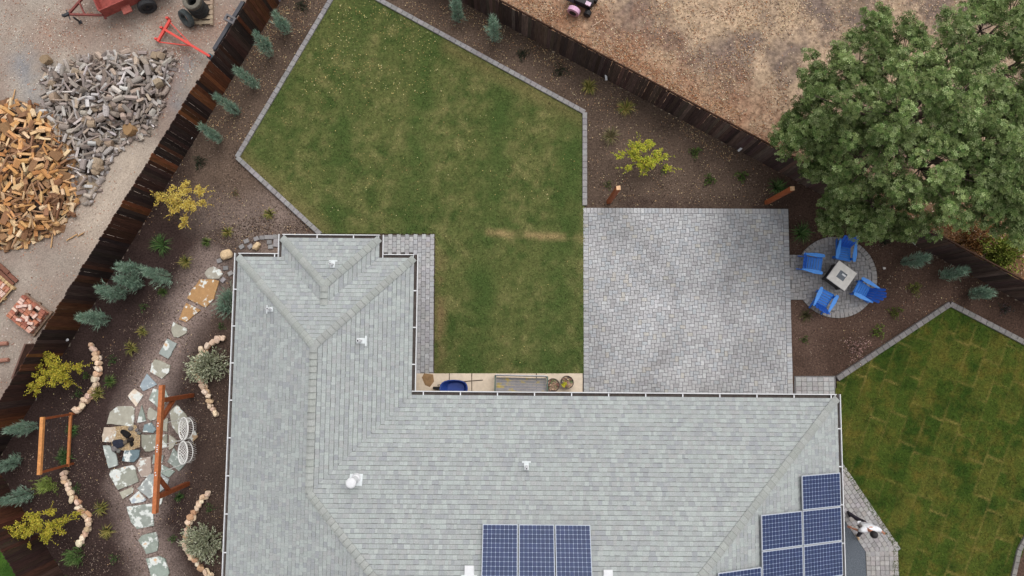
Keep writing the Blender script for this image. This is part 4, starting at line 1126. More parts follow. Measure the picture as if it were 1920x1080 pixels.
# ------------------------------------------------------------------ wood pile yard
def heap_h(pl, peak):
    def f(px, py, x, y):
        d = edge_d(pl, px, py); return peak*(1-math.exp(-max(0, d)/38))*(.85+.35*fbm(x, y, .6, 2, 3))
    return f
def edge_d(pl, px, py):
    ins = inside(pl, px, py); d = seg_dist(px, py, pl+[pl[0]]); return d if ins else -d
grey_pl = [(92, 128), (150, 112), (235, 100), (318, 96), (326, 120), (312, 165), (300, 205), (270, 255), (235, 262), (205, 300), (165, 385), (140, 350), (132, 300), (100, 250), (82, 215), (84, 160)]
gold_pl = [(-60, 200), (0, 194), (62, 192), (98, 225), (132, 275), (148, 345), (140, 395), (108, 430), (40, 462), (-60, 470)]
def log_mesh(kind, seed):
    rr = random.Random(seed); mb = MB()
    if kind == 'round':
        n = 9; L_ = 1.0
        ring_ = [(math.cos(2*math.pi*i/n)*.5*rr.uniform(.86, 1.08), math.sin(2*math.pi*i/n)*.5*rr.uniform(.86, 1.08)) for i in range(n)]
    else:
        k = rr.choice((3, 4, 4, 5)); a0 = rr.uniform(0, 6); n = k
        ring_ = [(math.cos(a0+2*math.pi*i/k)*.5*rr.uniform(.75, 1.2), math.sin(a0+2*math.pi*i/k)*.5*rr.uniform(.7, 1.1)) for i in range(k)]
    b_ = rr.uniform(-.12, .12); v = []
    for x, sc_, off in ((-.5, .94, 0), (0, 1.0, b_), (.5, rr.uniform(.8, 1.0), 0)):
        for (y, z) in ring_: v.append((x+rr.uniform(-.03, .03), y*sc_+off, z*sc_))
    fs = [(k*n+i, k*n+(i+1) % n, (k+1)*n+(i+1) % n, (k+1)*n+i) for k in range(2) for i in range(n)]
    fs += [tuple(range(n-1, -1, -1)), tuple(range(2*n, 3*n))]
    mb.add(v, fs); return mb
ROUND = [log_mesh('round', i) for i in range(5)]; SPLIT = [log_mesh('split', 30+i) for i in range(9)]
RM = [m.build('log', m_wood, me_only=True) for m in ROUND]; SM = [m.build('split', m_wood, me_only=True) for m in SPLIT]
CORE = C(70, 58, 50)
def heap(pl, peak, n_single, n_fill, pick, name, label, group, cat, fill_name, fill_label, label_fn=None):
    hf = heap_h(pl, peak); xs = [p[0] for p in pl]; ys = [p[1] for p in pl]
    fill = MB(); pts = []
    def sample():
        while True:
            px, py = R.uniform(max(-30, min(xs)), max(xs)), R.uniform(min(ys), max(ys))
            if edge_d(pl, px, py) > -4: return px, py
    def xf(zj, lay):
        px, py = sample(); g = P(px, py); z = hf(px, py, g.x, g.y)
        # lift along the view so the heap keeps its outline
        p = P(px, py, max(0, z)); z = max(.03, z+zj)
        a = R.uniform(0, math.pi*2); return px, py, Vector((p.x, p.y, z)), (R.uniform(-.6, .6), R.gauss(0, .28), a)
    # solid heart of the heap
    cols = pick(True)
    for _ in range(n_fill):
        px, py, p, e = xf(-R.uniform(.05, .22), 0); me, sc_, col = pick(False)
        M = Matrix.Rotation(e[2], 3, 'Z') @ Matrix.Rotation(e[1], 3, 'Y') @ Matrix.Rotation(e[0], 3, 'X')
        src = (ROUND+SPLIT)[me]
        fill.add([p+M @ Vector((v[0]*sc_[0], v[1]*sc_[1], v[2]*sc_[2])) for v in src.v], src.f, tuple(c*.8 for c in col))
    step = .25; gx0, gy0 = P(max(-40, min(xs)), max(ys)), P(max(xs), min(ys))
    nx, ny = int((gy0.x-gx0.x)/step)+2, int((gy0.y-gx0.y)/step)+2; vid = {}; vv = []; ff = []
    for i in range(nx):
        for j in range(ny):
            x, y = gx0.x+i*step, gx0.y+j*step; px, py = PX(x, y); z = hf(px, py, x, y)-.22
            vid[i, j] = len(vv); vv.append((x, y, max(-.1, z)))
    for i in range(nx-1):
        for j in range(ny-1): ff.append((vid[i, j], vid[i+1, j], vid[i+1, j+1], vid[i, j+1]))
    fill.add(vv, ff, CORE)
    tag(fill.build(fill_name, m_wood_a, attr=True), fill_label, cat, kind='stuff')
    placed = []
    for i in range(n_single):
        best = None
        for _ in range(8):                      # spread the top layer
            c = xf(R.uniform(-.02, .10), 1); d = min([math.hypot(c[0]-q[0], c[1]-q[1]) for q in placed] or [99])
            if best is None or d > best[0]: best = (d, c)
        px, py, p, e = best[1]; placed.append((px, py)); me, sc_, col = pick(False)
        ob = place(name, (RM+SM)[me], None, p, 0, col, rot=e, scale=sc_)
        thin = sc_[1] < .10; fat = sc_[1] >= .28
        g_ = 'grey' in label
        if thin: ob.name = 'branch'; lb = 'thin weathered branch piece lying on the grey log heap' if g_ else 'thin tan branch piece lying on the orange firewood heap'
        elif fat: lb = 'wide cut log round lying in the grey log heap' if g_ else 'extra thick brown split block in the orange firewood heap'
        elif me < 5: lb = 'weathered grey round log in the heap beside the fresh split wood' if g_ else label
        else: lb = 'weathered grey split wedge in the heap beside the fresh split wood' if g_ else label
        tag(ob, lb, cat, group)
def pick_grey(core):
    if core: return None
    col = jit(R.choice([C(182, 169, 158), C(168, 156, 148), C(198, 188, 181), C(140, 125, 116), C(184, 164, 148), C(206, 199, 195), C(162, 147, 136), C(150, 138, 132)]), .16, .03)
    r = R.random()
    if r < .26: d = R.uniform(.10, .22); return R.randrange(5), (R.uniform(.24, .40), d, d), col
    if r < .285: d = R.uniform(.28, .4); return R.randrange(5), (R.uniform(.2, .3), d, d), jit(C(166, 146, 124), .1, .03)
    if r < .45: d = R.uniform(.05, .09); return R.randrange(5), (R.uniform(.35, .7), d, d), col
    d = R.uniform(.07, .17); return 5+R.randrange(9), (R.uniform(.22, .44), d, d*R.uniform(.5, 1)), col
def pick_gold(core):
    if core: return None
    col = jit(R.choice([C(218, 176, 126), C(208, 156, 102), C(226, 190, 146), C(190, 134, 84), C(214, 168, 116), C(164, 122, 90), C(232, 202, 164), C(140, 100, 72)]), .12, .04)
    r = R.random()
    if r < .14: d = R.uniform(.04, .08); return R.randrange(5), (R.uniform(.35, .7), d, d), jit(C(168, 130, 100), .15, .04)
    if r < .22: d = R.uniform(.2, .3); return 5+R.randrange(9), (R.uniform(.36, .5), d*1.2, d*.7), jit(C(146, 108, 78), .15, .04)
    d = R.uniform(.07, .19); return 5+R.randrange(9), (R.uniform(.26, .46), d*1.15, d*R.uniform(.5, 1)), col
heap(grey_pl, .62, 295, 620, pick_grey, 'weathered_log', 'weathered grey log in the heap beside the fresh split wood', 'weathered grey logs in the heap', 'log', 'log_heap', 'smaller weathered wood filling the grey log heap')
heap(gold_pl, .7, 290, 460, pick_gold, 'split_firewood', 'freshly split orange firewood piece in the left heap', 'fresh split firewood pieces in the heap', 'firewood', 'firewood_heap', 'smaller split wood filling the orange firewood heap')
for (x, y, a, L_, lab) in ((136, 445, .55, .45, 'pale stick on the gravel below the firewood heap'), (152, 440, .55, .25, 'short pale stick on the gravel below the firewood heap'), (27, 178, 1.4, .4, 'single tan stick above the firewood heap'), (98, 452, 1.5, .5, 'upright pale branch at the bottom of the firewood heap')):
    tag(place('stick', RM[2], None, P(x, y)+Vector((0, 0, .03)), a, C(208, 166, 120), scale=(L_, .05, .05)), lab, 'stick')
tag(place('log_round', RM[1], None, P(92, 116)+Vector((0, 0, .14)), 0, C(150, 128, 102), rot=(0, 1.45, .3), scale=(.28, .38, .38)), 'hollow cut log round at the top left of the grey heap', 'log round')
tag(place('log_round', RM[3], None, P(250, 246)+Vector((0, 0, .2)), 0, C(164, 130, 92), rot=(0, 1.3, .3), scale=(.3, .5, .5)), 'large tan log round at the bottom right of the grey heap', 'log round')

# pallet of bricks
def pallet(t, W_, D_, z=0.0, col=C(150, 128, 108), n=7):
    for i in range(n):
        mb = MB(); mb.box((0, -D_/2+(i+.5)*D_/n, z+.12), (W_, D_/n*.68, .022)); mb.build('deck_board', m_cedar, t, color=jit(col, .12, .03))
    for i in (-1, 0, 1):
        mb = MB(); mb.box((i*(W_/2-.06), 0, z+.055), (.09, D_, .11)); mb.build('stringer', m_cedar, t, color=jit(col, .1, .03))
p = P(60, 590); bp = thing('brick_pallet', 'wooden pallet under the stack of old red bricks', 'pallet', p, math.radians(-36))
pallet(bp, 1.25, 1.1, col=C(136, 112, 94))
bm_ = MB(); bm_.hexa([(-.1, -.048, 0), (.1, -.048, 0), (.1, .048, 0), (-.1, .048, 0)], [(-.098, -.046, .06), (.098, -.046, .06), (.098, .046, .06), (-.098, .046, .06)])
BM = bm_.build('brick', m_brick, me_only=True)
Mr = Matrix.Rotation(math.radians(-36), 3, 'Z')
BC = [C(176, 112, 92), C(190, 130, 108), C(160, 100, 84), C(204, 158, 138), C(216, 184, 168), C(184, 118, 92)]
for lay in range(3):
    for i in range(5):
        for j in range(9):
            if lay == 2 and R.random() < .12: continue
            if lay < 2 and 0 < i < 4 and 0 < j < 8: continue
            l = Vector((-.44+i*.22+R.uniform(-.012, .012), -.42+j*.105+R.uniform(-.006, .006), .135+lay*.065))
            tag(place('brick', BM, None, p+Mr @ l, math.radians(-36)+R.uniform(-.08, .08), jit(R.choice(BC), .12, .03)), 'old red brick stacked on the pallet beside the fence', 'brick', 'old bricks stacked on the pallet')
for _ in range(7):
    l = Vector((R.uniform(-.4, .4), R.uniform(-.35, .35), .33+.003*_))
    tag(place('brick', BM, None, p+Mr @ l, R.uniform(0, 3), jit(C(220, 190, 176), .1, .03)), 'pale mortar covered brick lying loose on the brick stack', 'brick', 'loose pale bricks on the stack')
p = P(-6, 545); bp2 = thing('brick_pallet', 'pallet of reddish rubble at the left photo edge', 'pallet', p, math.radians(50))
pallet(bp2, 1.1, 1.0, col=C(190, 160, 120))
Mr = Matrix.Rotation(math.radians(50), 3, 'Z')
for i in range(4):
    for j in range(8):
        l = Vector((-.34+i*.225, -.38+j*.11, .135)); w_ = p+Mr @ l
        if PX(*w_)[0] < -2: continue
        tag(place('brick', BM, None, w_, math.radians(50)+R.uniform(-.2, .2), jit(R.choice(BC), .15, .03)), 'reddish brick on the pallet cut by the left photo edge', 'brick', 'bricks on the edge pallet')
# boards
for k, (x0, y0, x1, y1, z, lab) in enumerate(((-20, 480, 34, 528, .05, 'brown board nearest the brick pallet in the plank stack'), (-22, 488, 27, 534, .05, 'brown board farther from the fence in the plank stack'), (-24, 474, 20, 512, .10, 'brown board lying on top of the plank stack'))):
    a, b = P(x0, y0), P(x1, y1); c = (a+b)/2
    mb = MB(); mb.beam(a+Vector((0, 0, z)), b+Vector((0, 0, z)), .13, .05); tag(mb.build('timber_board', m_cedar, None, Vector((c.x, c.y, z)), color=jit(C(128, 84, 68), .1, .03)), lab, 'board', 'brown boards in the plank stack')
a, b = P(50, 645), P(26, 708); a.z = .5; b.z = .5
a, b = P(49, 645, .45), P(24, 710, .45)
mb = MB(); mb.beam(a-Vector((0, 0, .42)), b-Vector((0, 0, .42)), .2, .06); mb.beam(a, b, .06, .12); mb.beam(a-Vector((0, 0, .2)), b-Vector((0, 0, .2)), .05, .4)
tag(mb.build('steel_channel', m_rust, None, (a+b)/2-Vector((0, 0, .42)), color=C(112, 84, 74)), 'rust brown channel beam standing by the fence below the brick pallet', 'beam')
for (x, y, a_, lab) in ((6, 645, .1, 'short reddish log piece above the other at the left edge'), (8, 676, .15, 'short reddish log piece below the other at the left edge')):
    tag(place('timber_offcut', RM[0], None, P(x, y)+Vector((0, 0, .07)), a_, C(168, 120, 102), scale=(.42, .15, .14)), lab, 'timber')
# tyres on a pallet
p = P(378, 22); tp = thing('tyre_pallet', 'pale wooden pallet under the stacked tyres', 'pallet', p, math.radians(2))
t_rot = math.pi/2
pallet(tp, .95, 1.15, col=C(176, 154, 132), n=6)
def tyre_mb(r=.33, w=.2):
    mb = MB(); prof = [(.19, -w*.42), (.27, -w*.5), (r*.97, -w*.42), (r, -w*.2), (r, w*.2), (r*.97, w*.42), (.27, w*.5), (.19, w*.42), (.18, 0), (.19, -w*.42)]
    mb.lathe(prof, (0, 0, 0), 28); return mb
def tyre(loc, rot, lab, col, grp='tyres stacked on the pallet'):
    t = thing('tyre', lab, 'tyre', loc, group=grp); t.rotation_euler = rot
    tyre_mb().build('tread', m_rubber, t, color=col, smooth=False)
    mb = MB()
    for i in range(36):
        a = 2*math.pi*i/36; mb.box((.332*math.cos(a), .332*math.sin(a), 0), (.012, .03, .13), Matrix.Rotation(a, 3, 'Z'))
    mb.build('tread_block', m_rubber, t, color=col)
p = P(386, 26)
for k in range(4):
    tyre(Vector((p.x-.12+R.uniform(-.015, .015), p.y+.05+R.uniform(-.015, .015), .24+.205*k)), (0, 0, k), ['bottom tyre of the stack on the pallet', 'second tyre up in the stack on the pallet', 'third tyre up in the stack on the pallet', 'top tyre of the stack with its open hole'][k], C(66, 66, 66) if k < 3 else C(112, 106, 96))
tyre(P(357, 42)+Vector((0, 0, .33)), (math.radians(62), 0, math.radians(-38)), 'single tyre leaning against the tyre stack', C(82, 88, 88))
# red A-frame hoist arm
fr = thing('hoist_frame', 'bright red tubular A frame lying on the gravel by the fence', 'frame', P(307, 58)); o = fr.location
RED = C(222, 84, 74)
def rtube(n, pts, w): 
    mb = MB(); 
    for a, b in zip(pts, pts[1:]): mb.beam(P(*a[:2], a[2]), P(*b[:2], b[2]), w, w)
    mb.build(n, m_plain, fr, o, color=RED)
rtube('cross_bar', [(296, 78, .18), (319, 38, .18)], .09); rtube('main_tube', [(308, 55, .26), (394, 106, .5)], .085)
rtube('side_brace', [(319, 42, .16), (357, 82, .33)], .035); rtube('side_brace', [(299, 79, .16), (357, 86, .33)], .035)
for (x, y) in ((294, 74), (315, 35), (304, 53)): 
    mb = MB(); mb.box(P(x, y, .1), (.1, .07, .2)); mb.build('foot', m_plain, fr, o, color=RED)
mb = MB(); mb.tube(P(391, 104, .28), P(399, 110, .28), .1, .1, 12); mb.build('winch', m_plain, fr, o, color=C(60, 92, 104))
# steel rail and bracket at the outer side of the fence
a, b = P(402, 93, 1.15), P(456, 4, 1.15)
rb = thing('steel_rail', 'long dark steel rail fixed along the outer fence top', 'rail', Vector((a.x, a.y, 0))); o = rb.location
mb = MB(); mb.beam(a, b, .13, .1); mb.build('bar', m_plain, rb, o, color=C(76, 76, 82))
mb = MB(); mb.beam(a-Vector((0, 0, 1.3)), a, .08, .08, Vector((1, 0, 0))); mb.beam(b-Vector((0, 0, 1.3)), b, .08, .08, Vector((1, 0, 0))); mb.build('stand', m_iron, rb, o)
c_ = P(432, 36, 1.45); M = Matrix.Rotation(math.radians(-28), 3, 'Z'); mb = MB()
for off, sz_ in (((0, .09, 0), (.4, .07, .1)), ((0, -.09, 0), (.4, .07, .1)), ((-.17, 0, 0), (.07, .12, .1)), ((.17, 0, 0), (.07, .12, .1))): mb.box(c_+M @ Vector(off), sz_, M)
mb.build('bracket', m_plain, rb, o, color=C(110, 106, 108))
# red trailer
TA = math.radians(25)
hp = P(128, 27, .45); trl = thing('utility_trailer', 'rust red trailer with an A frame tongue at the top edge', 'trailer', Vector((hp.x, hp.y, 0)), TA)
RD = C(150, 74, 66)
mb = MB(); mb.beam((0, 0, .45), (1.25, .62, .45), .07, .08); mb.beam((0, 0, .45), (1.25, -.62, .45), .07, .08); mb.beam((.55, -.25, .45), (.55, .25, .45), .05, .06); mb.beam((1.2, -.75, .45), (1.2, .75, .45), .07, .08); mb.build('tongue', m_rust, trl, color=C(132, 72, 66))
mb = MB(); mb.box((-.05, 0, .47), (.22, .09, .09)); mb.tube((-.02, -.2, .42), (-.02, .2, .42), .02); mb.lathe([(.05, -.05), (.06, 0), (.04, .05), (.001, .06)], (-.16, 0, .5), 10); mb.build('hitch', m_iron, trl)
mb = MB(); mb.box((.12, -.16, .22), (.05, .05, .4)); mb.box((.12, -.16, .02), (.12, .12, .03)); mb.build('jack_stand', m_iron, trl)
X0, X1, Wt = 1.25, 3.9, .70
for (nm, c_, sz_) in (('floor_plate', ((X0+X1)/2, 0, .47), (X1-X0, 2*Wt, .04)), ('side_wall', ((X0+X1)/2, -Wt, .72), (X1-X0, .04, .46)), ('side_wall', ((X0+X1)/2, Wt, .72), (X1-X0, .04, .46)), ('front_wall', (X0, 0, .72), (.04, 2*Wt-.04, .46))):
    mb = MB(); mb.box(c_, sz_); mb.build(nm, m_rust, trl, color=jit(RD, .08, .02))
for s in (-1, 1):
    w_ = MB(); tm = tyre_mb(.34, .2); Mx = Matrix.Rotation(math.pi/2, 3, 'X'); w_.add([Mx @ Vector(v)+Vector((2.75, s*.88, .34)) for v in tm.v], tm.f); wo = w_.build('wheel', m_rubber, trl, color=C(54, 54, 56))
    mb = MB(); mb.lathe([(.19, -.05), (.17, .06), (.06, .05), (.05, .10), (.001, .11)], (2.75, s*.88, .34), 16, M=Matrix.Rotation(math.pi/2*(1 if s < 0 else -1), 3, 'X')); mb.build('hub', m_plain, wo, color=C(40, 40, 44))
    mb = MB(); prev = None
    for k in range(9):
        a = math.radians(10+20*k); q = [Vector((2.75+.42*math.cos(a), s*.75, .36+.42*math.sin(a))), Vector((2.75+.42*math.cos(a), s*1.01, .36+.42*math.sin(a)))]
        if prev: mb.add([prev[0], prev[1], q[1], q[0]], [(0, 1, 2, 3)])
        prev = q
    if s > 0: mb.build('fender', m_rust, trl, color=RD)
mb = MB(); mb.box((2.1, -.86, .62), (.34, .3, .06)); mb.build('step_fender', m_rust, trl, color=C(160, 88, 78))
# toy tractor in the field
p = P(1090, 8); toy = thing('toy_tractor', 'black ride on toy with a pink wheel at the top edge of the field', 'toy tractor', p, math.radians(-25))
mb = MB(); mb.prism(ccw([(-.35, -.2), (.4, -.18), (.45, 0), (.4, .22), (-.35, .2)]), .2, .45, .04); mb.build('body', m_plain, toy, color=C(44, 40, 42))
mb = MB(); mb.box((-.42, -.05, .42), (.34, .36, .3), taper=.8); mb.build('hood', m_plain, toy, color=C(84, 90, 98))
mb = MB(); mb.box((.28, -.12, .48), (.2, .14, .06)); mb.build('seat', m_plain, toy, color=C(226, 196, 214))
for (x, y, r, c_) in ((-.12, -.48, .24, C(226, 178, 206)), (-.12, .42, .24, C(226, 178, 206)), (.38, -.30, .14, C(40, 38, 40)), (.38, .30, .14, C(40, 38, 40))):
    mb = MB(); mb.lathe([(.05, -.1), (r*.8, -.1), (r, -.08), (r, .08), (r*.8, .1), (.05, .1)], (x, y, r), 18, M=Matrix.Rotation(math.pi/2, 3, 'X')); w_ = mb.build('wheel', m_plain, toy, color=c_)
    mb = MB(); mb.lathe([(.001, .105), (r*.6, .105)], (x, y, r), 14, M=Matrix.Rotation(math.pi/2, 3, 'X')); mb.lathe([(.001, -.105), (r*.6, -.105)], (x, y, r), 14, M=Matrix.Rotation(math.pi/2, 3, 'X')); mb.build('hub', m_iron, w_)
mb = MB(); mb.tube((-.12, -.4, .24), (-.12, .34, .24), .03); mb.build('axle', m_iron, toy)
for (x, y, a, L_, lab) in ((1120, 43, .6, .5, 'pale bare stick on the field near the toy'), (1325, 22, .3, .3, 'pale bare stick at the top edge of the field')):
    tag(place('stick', RM[2], None, P(x, y)+Vector((0, 0, .0)), a, C(220, 190, 165), scale=(L_, .03, .03)), lab, 'stick')
# garden spotlights
for (x, y, a, lab) in ((361, 260, 2.6, 'white garden spotlight at the left fence by the top junipers'), (131, 638, .2, 'white garden spotlight at the left fence above the stone edging'), (1135, 150, 1.7, 'grey garden spotlight at the right fence near the yellow grasses'), (1384, 283, .7, 'white garden spotlight at the right fence among fallen leaves'), (1700, 450, 2.8, 'white twin spotlight at the right fence below the tree')):
    t = thing('garden_spotlight', lab, 'spotlight', P(x, y), a, group='garden spotlights along the fences')
    mb = MB(); mb.tube((0, 0, -.05), (0, 0, .22), .015, .015, 8); mb.build('stake', m_white, t)
    mb = MB(); mb.tube((-.10, 0, .22), (.10, 0, .28), .042, .05, 12); mb.build('lamp_head', m_white, t)
    if x == 1700:
        mb = MB(); mb.tube((-.1, .05, .2), (-.3, .1, .1), .014); mb.tube((.1, -.06, .2), (.32, -.14, .12), .014); mb.tube((.28, -.1, .14), (.4, -.16, .16), .05, .05, 10); mb.tube((-.02, 0, .2), (-.25, -.06, .14), .014); mb.build('arm', m_white, t)
tag(place('white_stone', ROCKS[4], None, P(1657, 503)+Vector((0, 0, .03)), 0, C(235, 228, 220), scale=(.1, .09, .08)), 'small white stone on soil right of the fire terrace', 'stone')

# ------------------------------------------------------------------ planting
UPV = Vector((0, 0, 1))
def juniper(base, tip, label, w=.13, cols=(C(152, 176, 154), C(130, 158, 138), C(170, 192, 170), C(112, 140, 120)), group='blue green junipers', name='juniper', n=420, hmax=2.2):
    h = max(.5, min(hmax, height_of(base, tip))); b = P(*base)
    t = thing(name, label, 'juniper' if name == 'juniper' else 'shrub', b, group=group)
    tr_ = MB(); tr_.tube((0, 0, -.05), (0, 0, h*.6), .02, .006, 6); tr_.build('trunk', m_bark, t)
    mb = MB(); lx, ly = R.uniform(-.1, .1), R.uniform(-.1, .1)
    side = [(R.uniform(0, 6.28), R.uniform(.15, .6), R.uniform(.6, 1.6)) for _ in range(R.choice((3, 4, 5)))]
    for _ in range(n):
        k = R.random()**.85*.93
        prof = w*(.55+.9*math.sin(math.pi*min(1, k*.9+.08)))*(1-.45*k)
        a = R.uniform(0, 6.283); out = .32
        if R.random() < .35:
            sa, sk, so_ = R.choice(side); a = sa+R.gauss(0, .35); k = min(.95, max(.04, sk+R.gauss(0, .1))); prof *= 1+.8*so_*R.random(); out = .7
        r = prof*math.sqrt(R.random())
        p = Vector((lx*k+r*math.cos(a), ly*k+r*math.sin(a), h*k*.9))
        d = Vector((math.cos(a)*out, math.sin(a)*out, R.uniform(.7, 1.2)))+rvec()*.25; d.normalize()
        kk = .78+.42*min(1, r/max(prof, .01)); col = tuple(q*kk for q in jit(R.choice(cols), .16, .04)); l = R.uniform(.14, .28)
        s_ = d.cross(rvec()).normalized()*.007
        mb.add([p-s_, p+s_, p+d*l], [(0, 1, 2)], col)
        for sgn in (-1, 1, -1):
            q0 = p+d*l*R.uniform(.15, .6); d2 = (d+s_.normalized()*sgn*.45+rvec()*.25).normalized(); n2 = d2.cross(rvec()).normalized()*.006
            mb.add([q0-n2, q0+n2, q0+d2*l*R.uniform(.4, .7)], [(0, 1, 2)], col)
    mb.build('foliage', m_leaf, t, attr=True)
JN = [((541, 62), (509, 14), 'juniper nearest the top edge along the left fence'), ((510, 106), (462, 62), 'second juniper from the top along the left fence'), ((480, 162), (438, 121), 'third juniper from the top along the left fence'),
 ((449, 214), (396, 172), 'fourth juniper from the top along the left fence'), ((415, 263), (357, 225), 'fifth juniper down the left fence, nearest the kerb corner'), ((861, 40), (846, -10), 'juniper at the top edge beside the right fence start'),
 ((927, 76), (927, 12), 'tall juniper alone above the patio lawn'), ((270, 508), (214, 482), 'upper juniper of the clump left of the path top'), ((318, 520), (248, 505), 'juniper of the clump nearest the flagstone path'),
 ((268, 533), (214, 512), 'middle juniper of the clump left of the path top'), ((240, 553), (176, 527), 'lower juniper of the clump against the left fence'), ((206, 598), (138, 576), 'spreading juniper alone below the clump on the left fence'),
 ((72, 797), (8, 815), 'juniper left of the wooden trellis frame'), ((36, 866), (-30, 884), 'juniper cut by the left edge below the trellis'), ((60, 922), (0, 950), 'juniper above the big yellow shrub in the bottom corner'),
 ((1690, 492), (1740, 460), 'juniper nearest the tree along the right fence'), ((1762, 518), (1812, 487), 'middle juniper of the three along the right fence'), ((1816, 553), (1868, 528), 'rightmost juniper along the right fence')]
for b_, t_, lab in JN:
    big = 170 < b_[0] < 330 and b_[1] > 450
    juniper(b_, t_, lab, .165 if big else R.uniform(.105, .14), n=760 if big else 620)
juniper((432, 570), (398, 562), 'low blue juniper under the left eave', .3, n=700, hmax=.7)
juniper((94, 905), (84, 915), 'small lime green conifer below the trellis frame', .22, (C(150, 168, 84), C(126, 148, 70), C(168, 184, 104)), 'green conifers', 'conifer', 300, .6)
juniper((153, 1040), (140, 1062), 'small green conifer at the end of the lower stone edging', .2, (C(104, 134, 76), C(84, 114, 60), C(124, 150, 90)), 'green conifers', 'conifer', 260, .8)
def tuft(px, py, r, label, cols, n=70, h=.35, group='ornamental grasses in the beds', flat=1.0):
    t = P(px, py); mb = MB()
    for _ in range(n):
        a = R.uniform(0, 6.283); l = r*R.uniform(.6, 1.2); d = Vector((math.cos(a), math.sin(a), 0)); s_ = Vector((-d.y, d.x, 0))*R.uniform(.006, .012)
        hh = h*R.uniform(.5, 1.1); p0 = d*R.uniform(0, r*.2); m_ = p0+d*l*.5+UPV*hh; e = p0+d*l*R.uniform(.85, 1.1)+UPV*hh*R.uniform(.4, 1.0)
        mb.add([p0-s_, p0+s_, m_+s_, m_-s_], [(0, 1, 2, 3)], (c := jit(R.choice(cols), .2, .05))); mb.add([m_-s_, m_+s_, e], [(0, 1, 2)], c)
    mb.v = [(v[0]+t.x, v[1]+t.y, v[2]+t.z) for v in mb.v]
    return tag(mb.build('grass_tuft', m_leaf, None, t, attr=True), label, 'ornamental grass', group)
YG = [C(150, 140, 78), C(128, 124, 66), C(168, 152, 92), C(104, 112, 56)]; GG = [C(88, 108, 58), C(70, 94, 48), C(112, 126, 70)]; DG = [C(62, 92, 50), C(50, 78, 42), C(84, 112, 62), C(104, 126, 76)]
for (x, y, r, cols, lab) in ((1104, 165, .33, YG, 'yellow green grass tuft nearest the grey spotlight'), (1172, 205, .34, YG, 'yellow green grass tuft between spotlight and yellow maple'), (1145, 258, .36, [C(120, 110, 80), C(96, 98, 60), C(140, 128, 96)], 'sparse brown grass tuft left of the yellow maple'),
 (1500, 438, .42, DG, 'green arching grass tuft at the patio corner by the tree'), (1455, 352, .38, DG, 'dark grass tuft beside the right cedar post'), (306, 460, .42, DG, 'spiky green grass tuft above the juniper clump'), (352, 492, .27, YG, 'yellow grass tuft above the large rust flagstone'),
 (430, 437, .22, YG, 'yellow grass tuft left of the house corner cobbles'), (390, 455, .2, GG, 'bright green grass tuft between maple and house corner'), (508, 402, .24, YG, 'yellow grass tuft near the kerb end above the roof'), (310, 548, .2, GG, 'narrow green grass tuft right of the lower junipers'),
 (271, 622, .22, YG, 'yellow grass tuft upper of the pair left of the path'), (250, 653, .28, YG, 'tan grass tuft lower of the pair left of the path'), (211, 715, .26, GG, 'round green grass tuft right of the upper stone edging'), (187, 738, .26, YG, 'brown green grass tuft touching the upper stone edging'),
 (195, 950, .28, YG, 'grass tuft right of the lower stone edging'), (206, 994, .28, YG, 'olive grass tuft near the bottom stepping stones'), (126, 856, .34, DG, 'leafy green tuft at the lower trellis corner'), (140, 806, .26, DG, 'leafy green tuft inside the trellis side'),
 (1509, 592, .26, [C(96, 92, 62), C(80, 78, 52)], 'faded tuft at the terrace edge below the chairs'), (341, 930, .16, DG, 'tiny green tuft below the lower swing post')):
    tuft(x, y, r, lab, cols, n=90 if r > .3 else 60, h=.3)
def shrub(px, py, r, label, cols, n=220, h=None, leaf=.05, group='small shrubs in the beds', zoff=0.0, name='shrub'):
    c = P(px, py); h = h or r*1.2; t = thing(name, label, 'shrub', c, group=group)
    mb = MB()
    for _ in range(7):
        a = R.uniform(0, 6.28); mb.tube((0, 0, -.03), (r*.6*math.cos(a), r*.6*math.sin(a), h*.7), .008, .004, 4)
    mb.build('stem', m_bark, t)
    mb = MB(); ph = R.uniform(0, 9)
    for _ in range(n):
        v = rvec(-.1, 1); a = math.atan2(v.y, v.x); k = R.random()**.4*(.75+.35*math.sin(3*a+ph)+.15*math.sin(7*a+ph*2))
        p = Vector((v.x*r*k, v.y*r*k, max(.02, v.z*h*k))); d = (v+rvec()*.8+UPV*.2)
        leaf_poly(mb, p, d, leaf*R.uniform(.7, 1.4), leaf*.3, rvec(), jit(R.choice(cols), .22, .06))
    mb.build('foliage', m_leaf, t, attr=True)
SG = [C(86, 110, 54), C(66, 90, 44), C(108, 128, 66)]; SD = [C(60, 66, 52), C(48, 54, 42), C(72, 74, 58)]
